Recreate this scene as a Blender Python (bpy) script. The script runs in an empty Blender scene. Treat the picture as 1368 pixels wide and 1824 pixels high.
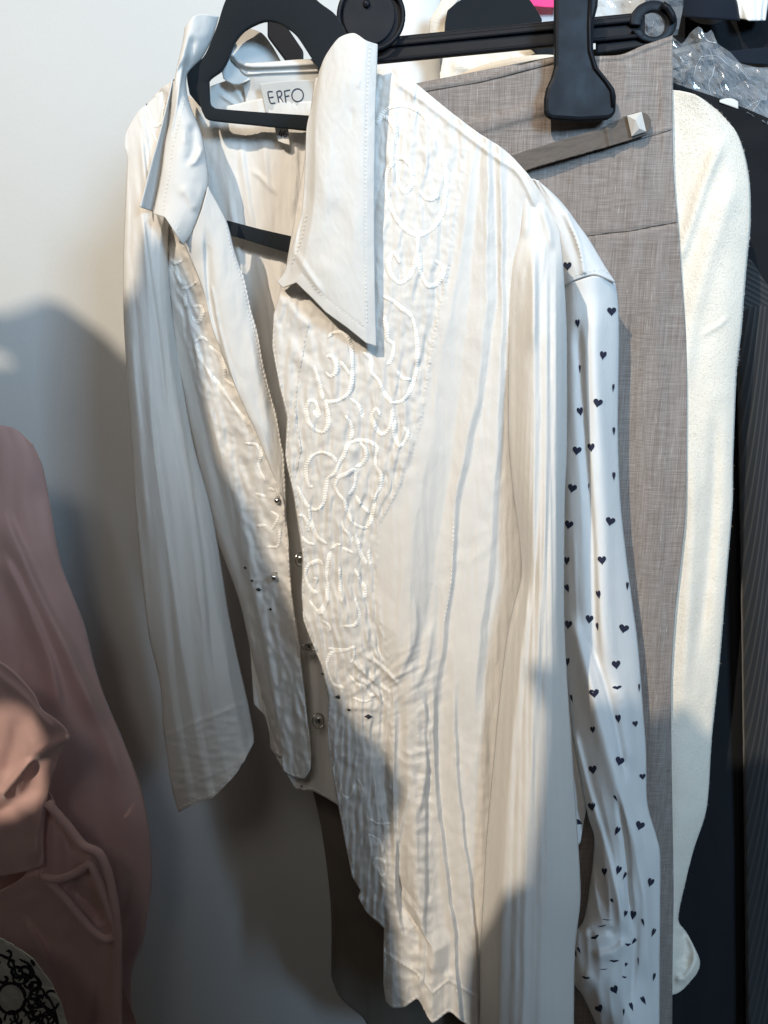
import bpy, math, random
import numpy as np
from mathutils import Vector, Matrix
from mathutils.bvhtree import BVHTree
random.seed(7); rng = np.random.RandomState(7)
S = bpy.context.scene
COL = S.collection

# ------------------------------------------------------------------ camera
F_MM, PITCH, CAMZ = 29.0, math.radians(14), 1.60
cam_d = bpy.data.cameras.new('camera'); cam = bpy.data.objects.new('camera', cam_d); COL.objects.link(cam)
cam_d.sensor_fit = 'VERTICAL'; cam_d.sensor_height = 36; cam_d.lens = F_MM
cam_d.clip_start = 0.02; cam_d.clip_end = 100
cam.location = (0, 0, CAMZ); cam.rotation_euler = (math.radians(90) - PITCH, 0, 0)
S.camera = cam
# ------------------------------------------------------------------ world + light
W = bpy.data.worlds.new('World'); S.world = W; W.use_nodes = True
bg = W.node_tree.nodes['Background']; bg.inputs[0].default_value = (1.0, 0.95, 0.9, 1); bg.inputs[1].default_value = 0.06
S.view_settings.view_transform = 'Standard'; S.view_settings.look = 'None'
S.view_settings.exposure = 0.05; S.view_settings.gamma = 1.0
SUN_D = Vector((0.40, 0.74, -0.60)).normalized()
TGT = Vector((0.0, 0.72, 1.45))
SUN_POS = TGT - SUN_D * 6.0
def lamp(name, kind, loc, target, energy, color, **kw):
    d = bpy.data.lights.new(name, kind); o = bpy.data.objects.new(name, d); COL.objects.link(o)
    d.energy = energy; d.color = color
    for k, v in kw.items(): setattr(d, k, v)
    o.location = loc
    o.rotation_euler = (Vector(target) - Vector(loc)).to_track_quat('-Z', 'Y').to_euler()
    return o
lamp('window_sunbeam', 'SPOT', SUN_POS, TGT, 1330, (1.0, 0.87, 0.70), spot_size=math.radians(34), spot_blend=0.3, shadow_soft_size=0.028)
lamp('window_skylight', 'AREA', (0.85, -1.15, 2.25), (0.0, 0.8, 1.35), 58, (0.44, 0.71, 1.0), shape='RECTANGLE', size=0.45, size_y=0.45)

lamp('added_warm_fill', 'AREA', (-0.2, -1.15, 2.65), (0.0, 0.8, 1.35), 15, (1.0, 0.94, 0.87), shape='RECTANGLE', size=0.6, size_y=0.45)  # added frontal fill that lifts the shade and softens folds

# ------------------------------------------------------------------ pixel ray helpers
K = 36.0 / F_MM / 1824.0
CP, SP = math.cos(PITCH), math.sin(PITCH)
def ray(px, py):
    x = (np.asarray(px, float) - 684.0) * K; y = -(np.asarray(py, float) - 912.0) * K
    return x, CP + y * SP, -SP + y * CP      # camera right, into the room, up
def P(px, py, Y):
    x, yy, z = ray(px, py); t = np.asarray(Y, float) / yy
    return np.stack([x * t, yy * t, CAMZ + z * t], -1)
PXM = lambda Y: K * Y                       # metres per photo pixel at depth Y

# ------------------------------------------------------------------ curves, noise
def spline(pts, n, smooth=True):
    p = np.array(pts, float)
    if len(p) == 2 or not smooth:
        q = p
    else:
        e = np.vstack([2 * p[0] - p[1], p, 2 * p[-1] - p[-2]]); out = []
        for i in range(1, len(e) - 2):
            a, b, c, d = e[i - 1], e[i], e[i + 1], e[i + 2]
            m1 = (c - a) * 0.42; m2 = (d - b) * 0.42
            t = np.linspace(0, 1, 12, endpoint=False)[:, None]
            out.append((2*t**3-3*t**2+1)*b + (t**3-2*t**2+t)*m1 + (-2*t**3+3*t**2)*c + (t**3-t**2)*m2)
        q = np.vstack(out + [p[-1:]])
    s = np.r_[0, np.cumsum(np.hypot(*(np.diff(q[:, :2], axis=0).T)) + 1e-9)]
    t = np.linspace(0, s[-1], n)
    return np.stack([np.interp(t, s, q[:, k]) for k in range(q.shape[1])], -1)
def plen(pts):
    p = np.array(pts, float); return np.hypot(*(np.diff(p[:, :2], axis=0).T)).sum()
_G = rng.rand(256, 256) * 2 * np.pi
def noise(x, y, seed=0):
    x = np.asarray(x) + seed * 17.31; y = np.asarray(y) + seed * 9.77
    xi = np.floor(x).astype(int); yi = np.floor(y).astype(int); fx = x - xi; fy = y - yi
    def g(i, j):
        a = _G[(xi + i) % 256, (yi + j) % 256]; return np.cos(a) * (fx - i) + np.sin(a) * (fy - j)
    u = fx*fx*fx*(fx*(fx*6-15)+10); v = fy*fy*fy*(fy*(fy*6-15)+10)
    return ((g(0,0)*(1-u)+g(1,0)*u)*(1-v) + (g(0,1)*(1-u)+g(1,1)*u)*v) * 1.5
def ridged(x, y, seed=0):
    return 1 - 2 * np.abs(noise(x, y, seed)) * 1.6
def sstep(a, b, x):
    t = np.clip((x - a) / (b - a), 0, 1); return t * t * (3 - 2 * t)

def fold_h(X, Y, folds):
    """height towards the viewer (mm) from traced fold lines: (polyline, width px left, width px right, height mm[, fade])"""
    H = np.zeros_like(X)
    for f in folds:
        pl, wl, wr, a = f[:4]; fade = f[4] if len(f) > 4 else 0.25
        p = spline(pl, max(4, int(plen(pl) / 14)))
        m = 3 * max(wl, wr)
        box = (X > p[:, 0].min() - m) & (X < p[:, 0].max() + m) & (Y > p[:, 1].min() - m) & (Y < p[:, 1].max() + m)
        if not box.any(): continue
        x = X[box]; y = Y[box]
        best = np.full(x.shape, 1e9); sd = np.zeros_like(x); tt = np.zeros_like(x); n = len(p) - 1
        for i in range(n):
            ax, ay = p[i, :2]; dx, dy = p[i+1, 0] - ax, p[i+1, 1] - ay; L = dx*dx + dy*dy + 1e-9
            t = np.clip(((x-ax)*dx + (y-ay)*dy) / L, 0, 1)
            ex = x-ax-t*dx; ey = y-ay-t*dy; d = np.hypot(ex, ey)
            s = -(dx*(y-ay) - dy*(x-ax)); k = d < best
            best[k] = d[k]; sd[k] = np.where(s[k] >= 0, d[k], -d[k]); tt[k] = (i + t[k]) / n
        w = np.where(sd < 0, wl, wr)
        env = np.ones_like(tt)
        if fade > 0: env = sstep(0, fade, tt) * sstep(0, fade, 1 - tt)
        H[box] += a * np.exp(-(best / w) ** 2) * env
    return H

def facets(X, Y, lines):
    """flat pleat faces between traced, left-to-right ordered lines; line = (polyline, height mm or [heights])"""
    xs = []; hs = []
    for pl, h in lines:
        q = spline(pl, 40); o = np.argsort(q[:, 1]); q = q[o]
        xs.append(np.interp(Y, q[:, 1], q[:, 0]))
        if np.isscalar(h): hs.append(np.full(X.shape, float(h)))
        else: hs.append(np.interp(Y, np.linspace(q[0, 1], q[-1, 1], len(h)), h))
    H = np.where(X < xs[0], hs[0], hs[-1])
    for i in range(len(xs) - 1):
        a, b = xs[i], np.maximum(xs[i+1], xs[i] + 1.0); t = np.clip((X - a) / (b - a), 0, 1)
        m = (X >= a) & (X <= b)
        H = np.where(m, hs[i] * (1 - t) + hs[i+1] * t, H)
    return H
def saw(u, fall=0.22):
    f = u - np.floor(u); return np.where(f < 1 - fall, f / (1 - fall), (1 - f) / fall)

# ------------------------------------------------------------------ object helpers
def tagit(o, label=None, cat=None, group=None, kind=None):
    if label: o['label'] = label
    if cat: o['category'] = cat
    if group: o['group'] = group
    if kind: o['kind'] = kind
    return o
def thing(name, label, cat, loc, group=None):
    o = bpy.data.objects.new(name, None); COL.objects.link(o); o.location = loc; o.empty_display_size = 0.05
    return tagit(o, label, cat, group)
def put(name, verts, faces, mat, parent=None, smooth=True, thick=0, label=None, bevel=0, sub=0, off=-1):
    me = bpy.data.meshes.new(name); v = np.asarray(verts, float)
    me.from_pydata(v.tolist(), [], faces if isinstance(faces, list) else faces.tolist()); me.update()
    if smooth: me.polygons.foreach_set('use_smooth', [True] * len(me.polygons))
    o = bpy.data.objects.new(name, me); COL.objects.link(o)
    if mat: me.materials.append(mat)
    if parent is not None:
        o.parent = parent
        if parent.type == 'EMPTY': o.location = -parent.location
    if thick:
        m = o.modifiers.new('thickness', 'SOLIDIFY'); m.thickness = thick; m.offset = off
    if bevel:
        m = o.modifiers.new('bevel', 'BEVEL'); m.width = bevel; m.segments = 2; m.limit_method = 'ANGLE'
    if sub:
        m = o.modifiers.new('sub', 'SUBSURF'); m.levels = m.render_levels = sub
    if label: o['label'] = label
    return o
def grid_faces(nu, nv):
    i = np.arange(nv - 1)[:, None] * nu + np.arange(nu - 1)[None, :]
    return np.stack([i, i + nu, i + nu + 1, i + 1], -1).reshape(-1, 4)

class Sheet:
    """cloth panel between four traced edges (px, py, depth)"""
    def __init__(s, name, top, bottom, left, right, mat, parent=None, step=3.0, folds=(), bulge=0.0, bulge_p=0.6,
                 crinkle=(), fn=None, thick=0.0008, dy=0.0, flat_top=0, fscale=1.0, creases=0, wave=0, label=None, sm=(1, 1, 1, 1), edge=None):
        W_ = max(plen(top), plen(bottom)); H_ = max(plen(left), plen(right))
        nu = max(6, int(W_ / step)); nv = max(6, int(H_ / step))
        T = spline(top, nu, sm[0]); B = spline(bottom, nu, sm[1]); L = spline(left, nv, sm[2]); R = spline(right, nv, sm[3])
        u = np.linspace(0, 1, nu)[None, :, None]; v = np.linspace(0, 1, nv)[:, None, None]
        C = (1-v)*T[None] + v*B[None] + (1-u)*L[:, None] + u*R[:, None] \
            - ((1-u)*(1-v)*T[0] + u*(1-v)*T[-1] + (1-u)*v*B[0] + u*v*B[-1])
        X, Y, D = C[..., 0], C[..., 1], C[..., 2]
        U = u[..., 0] + 0*X; V = v[..., 0] + 0*X
        Hh = fold_h(X, Y, folds) * fscale
        if creases:
            rr = random.Random(int(W_*7 + H_)); cf = []
            for k in range(creases):
                u0 = rr.uniform(0.03, 0.97); v0 = rr.uniform(0.02, 0.9); ln = rr.uniform(0.04, 0.22); n_ = 4; pl = []
                for q in range(n_):
                    vv = min(0.99, v0 + ln*q/(n_-1)); uu = min(0.985, max(0.015, u0 + rr.uniform(-.02, .02)))
                    r_, c_ = int(vv*(nv-1)), int(uu*(nu-1)); pl.append((X[r_, c_], Y[r_, c_]))
                cf.append((pl, rr.uniform(3, 7), rr.uniform(2, 4), rr.choice((-1, 1, 1))*rr.uniform(0.2, 0.6), 0.3))
            Hh += fold_h(X, Y, cf)
        for (cu, cv, amp, seed, mode) in crinkle:       # wavelengths in px across/along
            a = U * W_ / cu; b = V * H_ / cv
            a = a + 0.6 * noise(a * 0.3, b * 0.8, seed + 40)
            Hh += amp * (ridged(a, b, seed) if mode else noise(a, b, seed))
        if fn is not None: Hh += fn(X, Y, U, V)
        D = D - Hh / 1000.0 + dy
        if bulge: D = D - bulge * (np.clip(4*U*(1-U), 0, 1) ** bulge_p) * (sstep(0, flat_top, V) if flat_top else 1)
        s.verts = P(X, Y, D).reshape(-1, 3); s.faces = grid_faces(nu, nv)
        s.o = put(name, s.verts, s.faces, mat, parent, True, thick, label)
        s.bvh = BVHTree.FromPolygons([Vector(q) for q in s.verts], s.faces.tolist())
    def hit(s, px, py, lift=0.0):
        x, y, z = ray(px, py); d = Vector((float(x), float(y), float(z))).normalized()
        h, n, i, dist = s.bvh.ray_cast(Vector((0, 0, CAMZ)), d)
        if h is None: return None
        if n.dot(d) > 0: n = -n
        return h + n * lift, n
def onto(sheets, px, py, lift):
    best = None
    for s in (sheets if isinstance(sheets, (list, tuple)) else [sheets]):
        r = s.hit(px, py, lift)
        if r and (best is None or r[0].y < best[0].y): best = r
    return best
def ribbon_on(name, sheets, pts, w, mat, parent, lift=0.0003, hgt=0.0009, stitch=4.4, z=None, label=None):
    """raised satin-stitch cord following a traced line on a cloth panel; w = half width px"""
    n = max(4, int(plen(pts) / 1.3)); c = spline(pts, n)
    tan = np.gradient(c[:, :2], axis=0); tan /= (np.linalg.norm(tan, axis=1)[:, None] + 1e-9)
    nor = np.stack([-tan[:, 1], tan[:, 0]], -1); vs = []; fs = []; row = []
    cross = [(-1, 0), (-0.62, .75), (0, 1), (0.62, .75), (1, 0)]
    for i in range(n):
        ph = (i * 1.3 / stitch) % 1.0; k = 0.58 + 0.42 * math.sin(ph * 2 * math.pi)
        e = min(1, i / 3, (n - 1 - i) / 3); ww = w * (0.80 + 0.2 * k) * (0.35 + 0.65 * e) * (1 + 0.18 * math.sin(i * 0.11 + len(pts)))
        ids = []
        for (a, hh) in cross:
            q = c[i, :2] + nor[i] * a * ww + tan[i] * a * 1.4
            r = onto(sheets, q[0], q[1], lift + hgt * hh * k * (0.4 + 0.6 * e))
            if r is None: ids = None; break
            ids.append(r[0])
        if ids is None: row = []; continue
        base = len(vs); vs += [tuple(q) for q in ids]; cur = list(range(base, base + 5))
        if row:
            for j in range(4): fs.append((row[j], cur[j], cur[j+1], row[j+1]))
        row = cur
    if fs: return put(name, vs, fs, mat, parent, True, label=label)
def stitches_on(name, sheets, lines, mat, parent, dash=4.2, gap=3.2, w=0.9, lift=0.0005):
    vs = []; fs = []
    for pts in lines:
        L = plen(pts); n = max(2, int(L / (dash + gap))); c = spline(pts, n * 2 + 1)
        for i in range(n):
            a = c[2*i, :2]; b = c[2*i+1, :2]; d = b - a; l = np.hypot(*d) + 1e-6; d = d / l
            b = a + d * dash; m = (a + b) / 2; q = np.array([-d[1], d[0]]) * w
            pp = [(a, 0.0), (m + q, lift), (b, 0.0), (m - q, lift)]
            r = [onto(sheets, t[0], t[1], h + 0.0003) for t, h in pp]; top = onto(sheets, m[0], m[1], lift + 0.0006)
            if any(x is None for x in r) or top is None: continue
            k = len(vs); vs += [tuple(x[0]) for x in r] + [tuple(top[0])]
            fs += [(k, k+1, k+4), (k+1, k+2, k+4), (k+2, k+3, k+4), (k+3, k, k+4)]
    if fs: o = put(name, vs, fs, mat, parent, True); o['kind'] = 'stuff'; return o
def tube(name, pts3, r, mat, parent=None, n=10, label=None, closed=False):
    p = np.array(pts3, float); m = len(p); vs = []; fs = []
    up = np.array([0.13, 0.2, 1.0])
    rr = np.full(m, r) if np.isscalar(r) else np.array(r, float)
    for i in range(m):
        a = p[(i-1) % m] if (closed or i > 0) else p[i]; b = p[(i+1) % m] if (closed or i < m-1) else p[i]
        t = b - a; t /= np.linalg.norm(t) + 1e-12
        s_ = np.cross(t, up); s_ /= np.linalg.norm(s_) + 1e-12; q = np.cross(s_, t)
        for k in range(n):
            an = 2*math.pi*k/n; vs.append(p[i] + (s_*math.cos(an) + q*math.sin(an)) * rr[i])
    for i in range(m if closed else m-1):
        j = (i+1) % m
        for k in range(n): fs.append((i*n+k, i*n+(k+1) % n, j*n+(k+1) % n, j*n+k))
    if not closed: fs.append(tuple(range(n))[::-1]); fs.append(tuple((m-1)*n+k for k in range(n)))
    return put(name, vs, fs, mat, parent, True, label=label)
def slab(name, poly, Y, depth, mat, parent=None, bevel=0.0008, label=None, smooth=False, tilt=None):
    """solid plate: outline (px,py) standing at depth Y (number or per-point list), thickness away from the viewer"""
    n = len(poly); Ys = [Y]*n if np.isscalar(Y) else Y
    f = [P(a[0], a[1], y) for a, y in zip(poly, Ys)]
    b = [q + np.array([0, depth, 0]) for q in f]
    vs = f + b; fs = [tuple(range(n)), tuple(range(2*n-1, n-1, -1))] + [(i, n+i, n+(i+1) % n, (i+1) % n) for i in range(n)]
    return put(name, vs, fs, mat, parent, smooth, label=label, bevel=bevel)
def strip_solid(name, pairs, Y0, Y1, depth, mat, parent=None, bevel=0.0012, label=None):
    """curved plate from (outer, inner) point pairs"""
    a = spline([p[0] for p in pairs], 60); b = spline([p[1] for p in pairs], 60); n = 60
    Ys = np.linspace(Y0, Y1, n)
    A = P(a[:, 0], a[:, 1], Ys); B = P(b[:, 0], b[:, 1], Ys); dv = np.array([0, depth, 0])
    vs = np.vstack([A, B, A + dv, B + dv]); fs = []
    for i in range(n-1):
        fs += [(i, n+i, n+i+1, i+1), (2*n+i, 2*n+i+1, 3*n+i+1, 3*n+i), (i, i+1, 2*n+i+1, 2*n+i), (n+i, 3*n+i, 3*n+i+1, n+i+1)]
    fs += [(0, 2*n, 3*n, n), (n-1, 2*n-1, 4*n-1, 3*n-1)]
    o = put(name, vs, fs, mat, parent, True, label=label, bevel=bevel)
    return o

# ------------------------------------------------------------------ materials
def nt(name):
    m = bpy.data.materials.new(name); m.use_nodes = True; t = m.node_tree; b = t.nodes['Principled BSDF']
    return m, t, b
def node(t, kind, **kw):
    n = t.nodes.new(kind)
    for k, v in kw.items():
        if k in n.inputs: n.inputs[k].default_value = v
        else: setattr(n, k, v)
    return n
def coords(t, scale=(1, 1, 1), rot=(0, 0, 0)):
    c = node(t, 'ShaderNodeTexCoord'); m = node(t, 'ShaderNodeMapping')
    m.inputs['Scale'].default_value = scale; m.inputs['Rotation'].default_value = rot
    t.links.new(c.outputs['Object'], m.inputs['Vector']); return m.outputs[0]
def cloth(name, col, rough=0.85, sheen=0.0, var=0.06, weave=900, bump=0.15, transl=0.0, col2=None, fine_scale=None, bd=0.0004, spec=0.25, micro=0.0):
    m, t, b = nt(name); L = t.links.new
    b.inputs['Roughness'].default_value = rough; b.inputs['Specular IOR Level'].default_value = spec
    b.inputs['Sheen Weight'].default_value = sheen; b.inputs['Sheen Roughness'].default_value = 0.4
    n1 = node(t, 'ShaderNodeTexNoise', Scale=14.0, Detail=5.0, Roughness=0.6); L(coords(t), n1.inputs['Vector'])
    r = node(t, 'ShaderNodeValToRGB'); r.color_ramp.elements[0].position = 0.3; r.color_ramp.elements[1].position = 0.7
    c2 = col2 or tuple(c * (1 - var) for c in col)
    r.color_ramp.elements[0].color = (*c2, 1); r.color_ramp.elements[1].color = (*col, 1)
    L(n1.outputs['Fac'], r.inputs[0]); L(r.outputs[0], b.inputs['Base Color'])
    wv = node(t, 'ShaderNodeTexNoise', Scale=weave, Detail=2.0); L(coords(t, (1, 1, 0.35)), wv.inputs['Vector'])
    w2 = node(t, 'ShaderNodeTexNoise', Scale=weave, Detail=2.0); L(coords(t, (0.35, 1, 1)), w2.inputs['Vector'])
    ad = node(t, 'ShaderNodeMath', operation='ADD'); L(wv.outputs['Fac'], ad.inputs[0]); L(w2.outputs['Fac'], ad.inputs[1])
    bp = node(t, 'ShaderNodeBump', Strength=bump, Distance=bd); L(ad.outputs[0], bp.inputs['Height']); L(bp.outputs[0], b.inputs['Normal'])
    if micro:
        mn = node(t, 'ShaderNodeTexNoise', Scale=170.0, Detail=4.0, Roughness=0.6, Distortion=0.8); L(coords(t, (1, 1, 0.4)), mn.inputs['Vector'])
        b2_ = node(t, 'ShaderNodeBump', Strength=micro, Distance=0.0011); L(mn.outputs['Fac'], b2_.inputs['Height']); L(bp.outputs[0], b2_.inputs['Normal'])
        L(b2_.outputs[0], b.inputs['Normal']); bp = b2_
    if transl:
        tr = node(t, 'ShaderNodeBsdfTranslucent'); L(r.outputs[0], tr.inputs[0]); L(bp.outputs[0], tr.inputs['Normal'])
        mx = node(t, 'ShaderNodeMixShader'); mx.inputs[0].default_value = transl
        L(b.outputs[0], mx.inputs[1]); L(tr.outputs[0], mx.inputs[2]); L(mx.outputs[0], t.nodes['Material Output'].inputs['Surface'])
    return m
M = {}
M['cotton'] = cloth('white_cotton', (0.785, 0.752, 0.705), 0.7, 0.1, 0.03, 1500, 0.15, 0.22, spec=0.2, micro=0.5)
M['collar'] = cloth('crisp_white_cotton', (0.69, 0.67, 0.635), 0.75, 0.1, 0.03, 1500, 0.12, 0.12, spec=0.15, micro=0.25)
M['thread'] = cloth('cream_thread', (0.84, 0.81, 0.755), 0.55, 0.1, 0.05, 2500, 0.1, 0.0, spec=0.5)
M['heartcloth'] = cloth('white_poplin', (0.80, 0.79, 0.77), 0.85, 0.1, 0.04, 1300, 0.12, 0.20, spec=0.1, micro=0.3)
M['print'] = cloth('navy_print', (0.022, 0.024, 0.045), 0.8, 0.0, 0.1)
M['velvet_black'] = cloth('black_velvet', (0.010, 0.013, 0.016), 0.95, 0.12, 0.1, 2500, 0.5)
M['pink'] = cloth('dusty_pink_jersey', (0.56, 0.36, 0.33), 0.75, 0.35, 0.10, 1200, 0.3, 0.05, micro=0.3)
M['black'] = cloth('black_cloth', (0.007, 0.008, 0.010), 0.9, 0.15, 0.2, 900, 0.4)
M['navy'] = cloth('navy_cloth', (0.007, 0.011, 0.020), 0.9, 0.05, 0.2, 900, 0.4)
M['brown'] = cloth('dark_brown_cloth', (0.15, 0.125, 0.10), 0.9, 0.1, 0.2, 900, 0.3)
M['offwhite'] = cloth('off_white_cloth', (0.70, 0.69, 0.66), 0.85, 0.2, 0.05)
M['magenta'] = cloth('magenta_cloth', (0.85, 0.06, 0.22), 0.8)
M['label'] = cloth('woven_label', (0.50, 0.49, 0.46), 0.7, 0.0, 0.05, 2500, 0.3)
M['ink'] = cloth('dark_ink', (0.035, 0.035, 0.06), 0.8, 0.0, 0.1)
M['velour'] = cloth('cream_velour', (0.72, 0.655, 0.56), 0.95, 0.25, 0.0, 700, 0.6, 0.0, (0.68, 0.61, 0.51), bd=0.0007)

def plastic(name, col, rough=0.3, metallic=0, bump=0.0):
    m, t, b = nt(name); b.inputs['Base Color'].default_value = (*col, 1); b.inputs['Roughness'].default_value = rough
    b.inputs['Metallic'].default_value = metallic
    n1 = node(t, 'ShaderNodeTexNoise', Scale=60.0, Detail=6.0); t.links.new(coords(t), n1.inputs['Vector'])
    mr = node(t, 'ShaderNodeMapRange'); mr.inputs['To Min'].default_value = rough*0.7; mr.inputs['To Max'].default_value = rough*1.4
    t.links.new(n1.outputs['Fac'], mr.inputs['Value']); t.links.new(mr.outputs[0], b.inputs['Roughness'])
    return m
M['plastic'] = plastic('black_plastic', (0.009, 0.010, 0.013), 0.42); M['plastic'].node_tree.nodes['Principled BSDF'].inputs['Specular IOR Level'].default_value = 0.10
M['silver'] = plastic('silver_metal', (0.62, 0.60, 0.56), 0.24, 1)
M['stud'] = plastic('stud_metal', (0.78, 0.75, 0.70), 0.3, 0.35)
M['stone'] = plastic('dark_rhinestone', (0.03, 0.03, 0.035), 0.12)
# linen: crossing slubs
def linen():
    m, t, b = nt('taupe_linen'); L = t.links.new; b.inputs['Roughness'].default_value = 0.85
    b.inputs['Specular IOR Level'].default_value = 0.2; b.inputs['Sheen Weight'].default_value = 0.15
    a = node(t, 'ShaderNodeTexNoise', Scale=1500.0, Detail=2.0); L(coords(t, (1, 0.2, 0.02)), a.inputs['Vector'])
    c = node(t, 'ShaderNodeTexNoise', Scale=1500.0, Detail=2.0); L(coords(t, (0.025, 0.2, 1)), c.inputs['Vector'])
    e = node(t, 'ShaderNodeTexNoise', Scale=160.0, Detail=4.0); L(coords(t, (1, 0.2, 0.06)), e.inputs['Vector'])
    ra = node(t, 'ShaderNodeValToRGB'); ra.color_ramp.elements[0].position = 0.34; ra.color_ramp.elements[1].position = 0.72
    ra.color_ramp.elements[0].color = (0.150, 0.118, 0.100, 1); ra.color_ramp.elements[1].color = (0.31, 0.275, 0.25, 1)
    mx = node(t, 'ShaderNodeMath', operation='ADD'); L(a.outputs['Fac'], mx.inputs[0]); L(c.outputs['Fac'], mx.inputs[1])
    m2 = node(t, 'ShaderNodeMath', operation='ADD'); e2 = node(t, 'ShaderNodeMath', operation='MULTIPLY'); e2.inputs[1].default_value = 0.35; L(e.outputs['Fac'], e2.inputs[0]); L(mx.outputs[0], m2.inputs[0]); L(e2.outputs[0], m2.inputs[1])
    m3 = node(t, 'ShaderNodeMath', operation='MULTIPLY'); L(m2.outputs[0], m3.inputs[0]); m3.inputs[1].default_value = 0.426
    L(m3.outputs[0], ra.inputs[0])
    sl_ = node(t, 'ShaderNodeTexNoise', Scale=800.0, Detail=2.0); L(coords(t, (1, 0.1, 0.07)), sl_.inputs['Vector'])
    sr_ = node(t, 'ShaderNodeValToRGB'); sr_.color_ramp.elements[0].position = 0.66; sr_.color_ramp.elements[1].position = 0.86; L(sl_.outputs['Fac'], sr_.inputs[0])
    mm = node(t, 'ShaderNodeMix', data_type='RGBA'); L(sr_.outputs[0], mm.inputs[0]); L(ra.outputs[0], mm.inputs[6]); mm.inputs[7].default_value = (0.46, 0.42, 0.39, 1)
    L(mm.outputs[2], b.inputs['Base Color'])
    ra.color_ramp.elements[0].position = 0.38; ra.color_ramp.elements[1].position = 0.68
    bp = node(t, 'ShaderNodeBump', Strength=0.5, Distance=0.0004); L(m3.outputs[0], bp.inputs['Height']); L(bp.outputs[0], b.inputs['Normal'])
    return m
M['linen'] = linen()
def tab_mat():
    m = cloth('taupe_ribbon', (0.125, 0.103, 0.086), 0.9, 0.05, 0.3, 700, 0.5); return m
M['tab'] = tab_mat()
def pinstripe(name, rot):
    m, t, b = nt(name); L = t.links.new; b.inputs['Roughness'].default_value = 0.8; b.inputs['Sheen Weight'].default_value = 0.2
    w = node(t, 'ShaderNodeTexWave', Scale=62.0, Distortion=0.15, Detail=2.0); w.wave_type = 'BANDS'; w.bands_direction = 'X'
    w.inputs['Detail Scale'].default_value = 3.0
    L(coords(t, (1, 0, 1), rot), w.inputs['Vector'])
    r = node(t, 'ShaderNodeValToRGB'); r.color_ramp.elements[0].position = 0.62; r.color_ramp.elements[1].position = 0.95
    r.color_ramp.elements[0].color = (0.005, 0.006, 0.008, 1); r.color_ramp.elements[1].color = (0.028, 0.026, 0.025, 1)
    L(w.outputs['Fac'], r.inputs[0]); L(r.outputs[0], b.inputs['Base Color'])
    bp = node(t, 'ShaderNodeBump', Strength=0.6, Distance=0.0006); L(w.outputs['Fac'], bp.inputs['Height']); L(bp.outputs[0], b.inputs['Normal'])
    return m
M['stripe'] = pinstripe('black_pinstripe', (0, 0, 0)); M['stripe2'] = pinstripe('black_pinstripe_slanted', (0, math.radians(62), 0))
def film():
    m, t, b = nt('clear_film'); L = t.links.new
    gl = node(t, 'ShaderNodeBsdfGlossy', Roughness=0.06); gl.inputs[0].default_value = (0.95, 0.97, 1, 1)
    tr = node(t, 'ShaderNodeBsdfTransparent'); tr.inputs[0].default_value = (0.95, 0.96, 0.97, 1)
    df = node(t, 'ShaderNodeBsdfDiffuse'); df.inputs[0].default_value = (0.75, 0.8, 0.85, 1)
    fr = node(t, 'ShaderNodeFresnel', IOR=1.55)
    n1 = node(t, 'ShaderNodeTexNoise', Scale=90.0, Detail=2.0); L(coords(t), n1.inputs['Vector'])
    bp = node(t, 'ShaderNodeBump', Strength=0.15, Distance=0.002); L(n1.outputs['Fac'], bp.inputs['Height'])
    L(bp.outputs[0], gl.inputs['Normal']); L(bp.outputs[0], fr.inputs['Normal'])
    a = node(t, 'ShaderNodeMixShader'); a.inputs[0].default_value = 0.15; L(tr.outputs[0], a.inputs[1]); L(df.outputs[0], a.inputs[2])
    c = node(t, 'ShaderNodeMixShader'); L(fr.outputs[0], c.inputs[0]); L(a.outputs[0], c.inputs[1]); L(gl.outputs[0], c.inputs[2])
    L(c.outputs[0], t.nodes['Material Output'].inputs['Surface']); return m
M['film'] = film()
def wall_mat():
    m, t, b = nt('painted_plaster'); L = t.links.new; b.inputs['Roughness'].default_value = 0.75
    n1 = node(t, 'ShaderNodeTexNoise', Scale=5.0, Detail=4.0); L(coords(t), n1.inputs['Vector'])
    r = node(t, 'ShaderNodeValToRGB'); r.color_ramp.elements[0].color = (0.50, 0.505, 0.49, 1); r.color_ramp.elements[1].color = (0.56, 0.56, 0.545, 1)
    L(n1.outputs['Fac'], r.inputs[0]); L(r.outputs[0], b.inputs['Base Color'])
    n2 = node(t, 'ShaderNodeTexNoise', Scale=190.0, Detail=3.0); L(coords(t), n2.inputs['Vector'])
    bp = node(t, 'ShaderNodeBump', Strength=0.16, Distance=0.0015); L(n2.outputs['Fac'], bp.inputs['Height']); L(bp.outputs[0], b.inputs['Normal'])
    return m
M['wall'] = wall_mat()
def lace_mat():
    m, t, b = nt('white_lining'); b.inputs['Base Color'].default_value = (0.55, 0.54, 0.48, 1); b.inputs['Roughness'].default_value = 0.8; return m
M['lace_base'] = cloth('ivory_lining', (0.55, 0.54, 0.47), 0.8, 0.1, 0.3, 700, 0.4)

# ------------------------------------------------------------------ the setting
def box(name, lo, hi, mat, kind=None):
    x0, y0, z0 = lo; x1, y1, z1 = hi
    v = [(x0,y0,z0),(x1,y0,z0),(x1,y1,z0),(x0,y1,z0),(x0,y0,z1),(x1,y0,z1),(x1,y1,z1),(x0,y1,z1)]
    f = [(0,3,2,1),(4,5,6,7),(0,1,5,4),(1,2,6,5),(2,3,7,6),(3,0,4,7)]
    o = put(name, v, f, mat, None, False)
    if kind: o['kind'] = kind
    return o
WY = 1.12
box('wall', (-2.2, WY, -0.1), (2.4, WY + 0.12, 3.2), M['wall'], 'structure')
M['floor'] = cloth('dark_floor', (0.06, 0.052, 0.045), 0.6)
box('floor', (-2.5, -2.5, -0.12), (2.5, 2.6, 0.0), M['floor'], 'structure')

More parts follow.
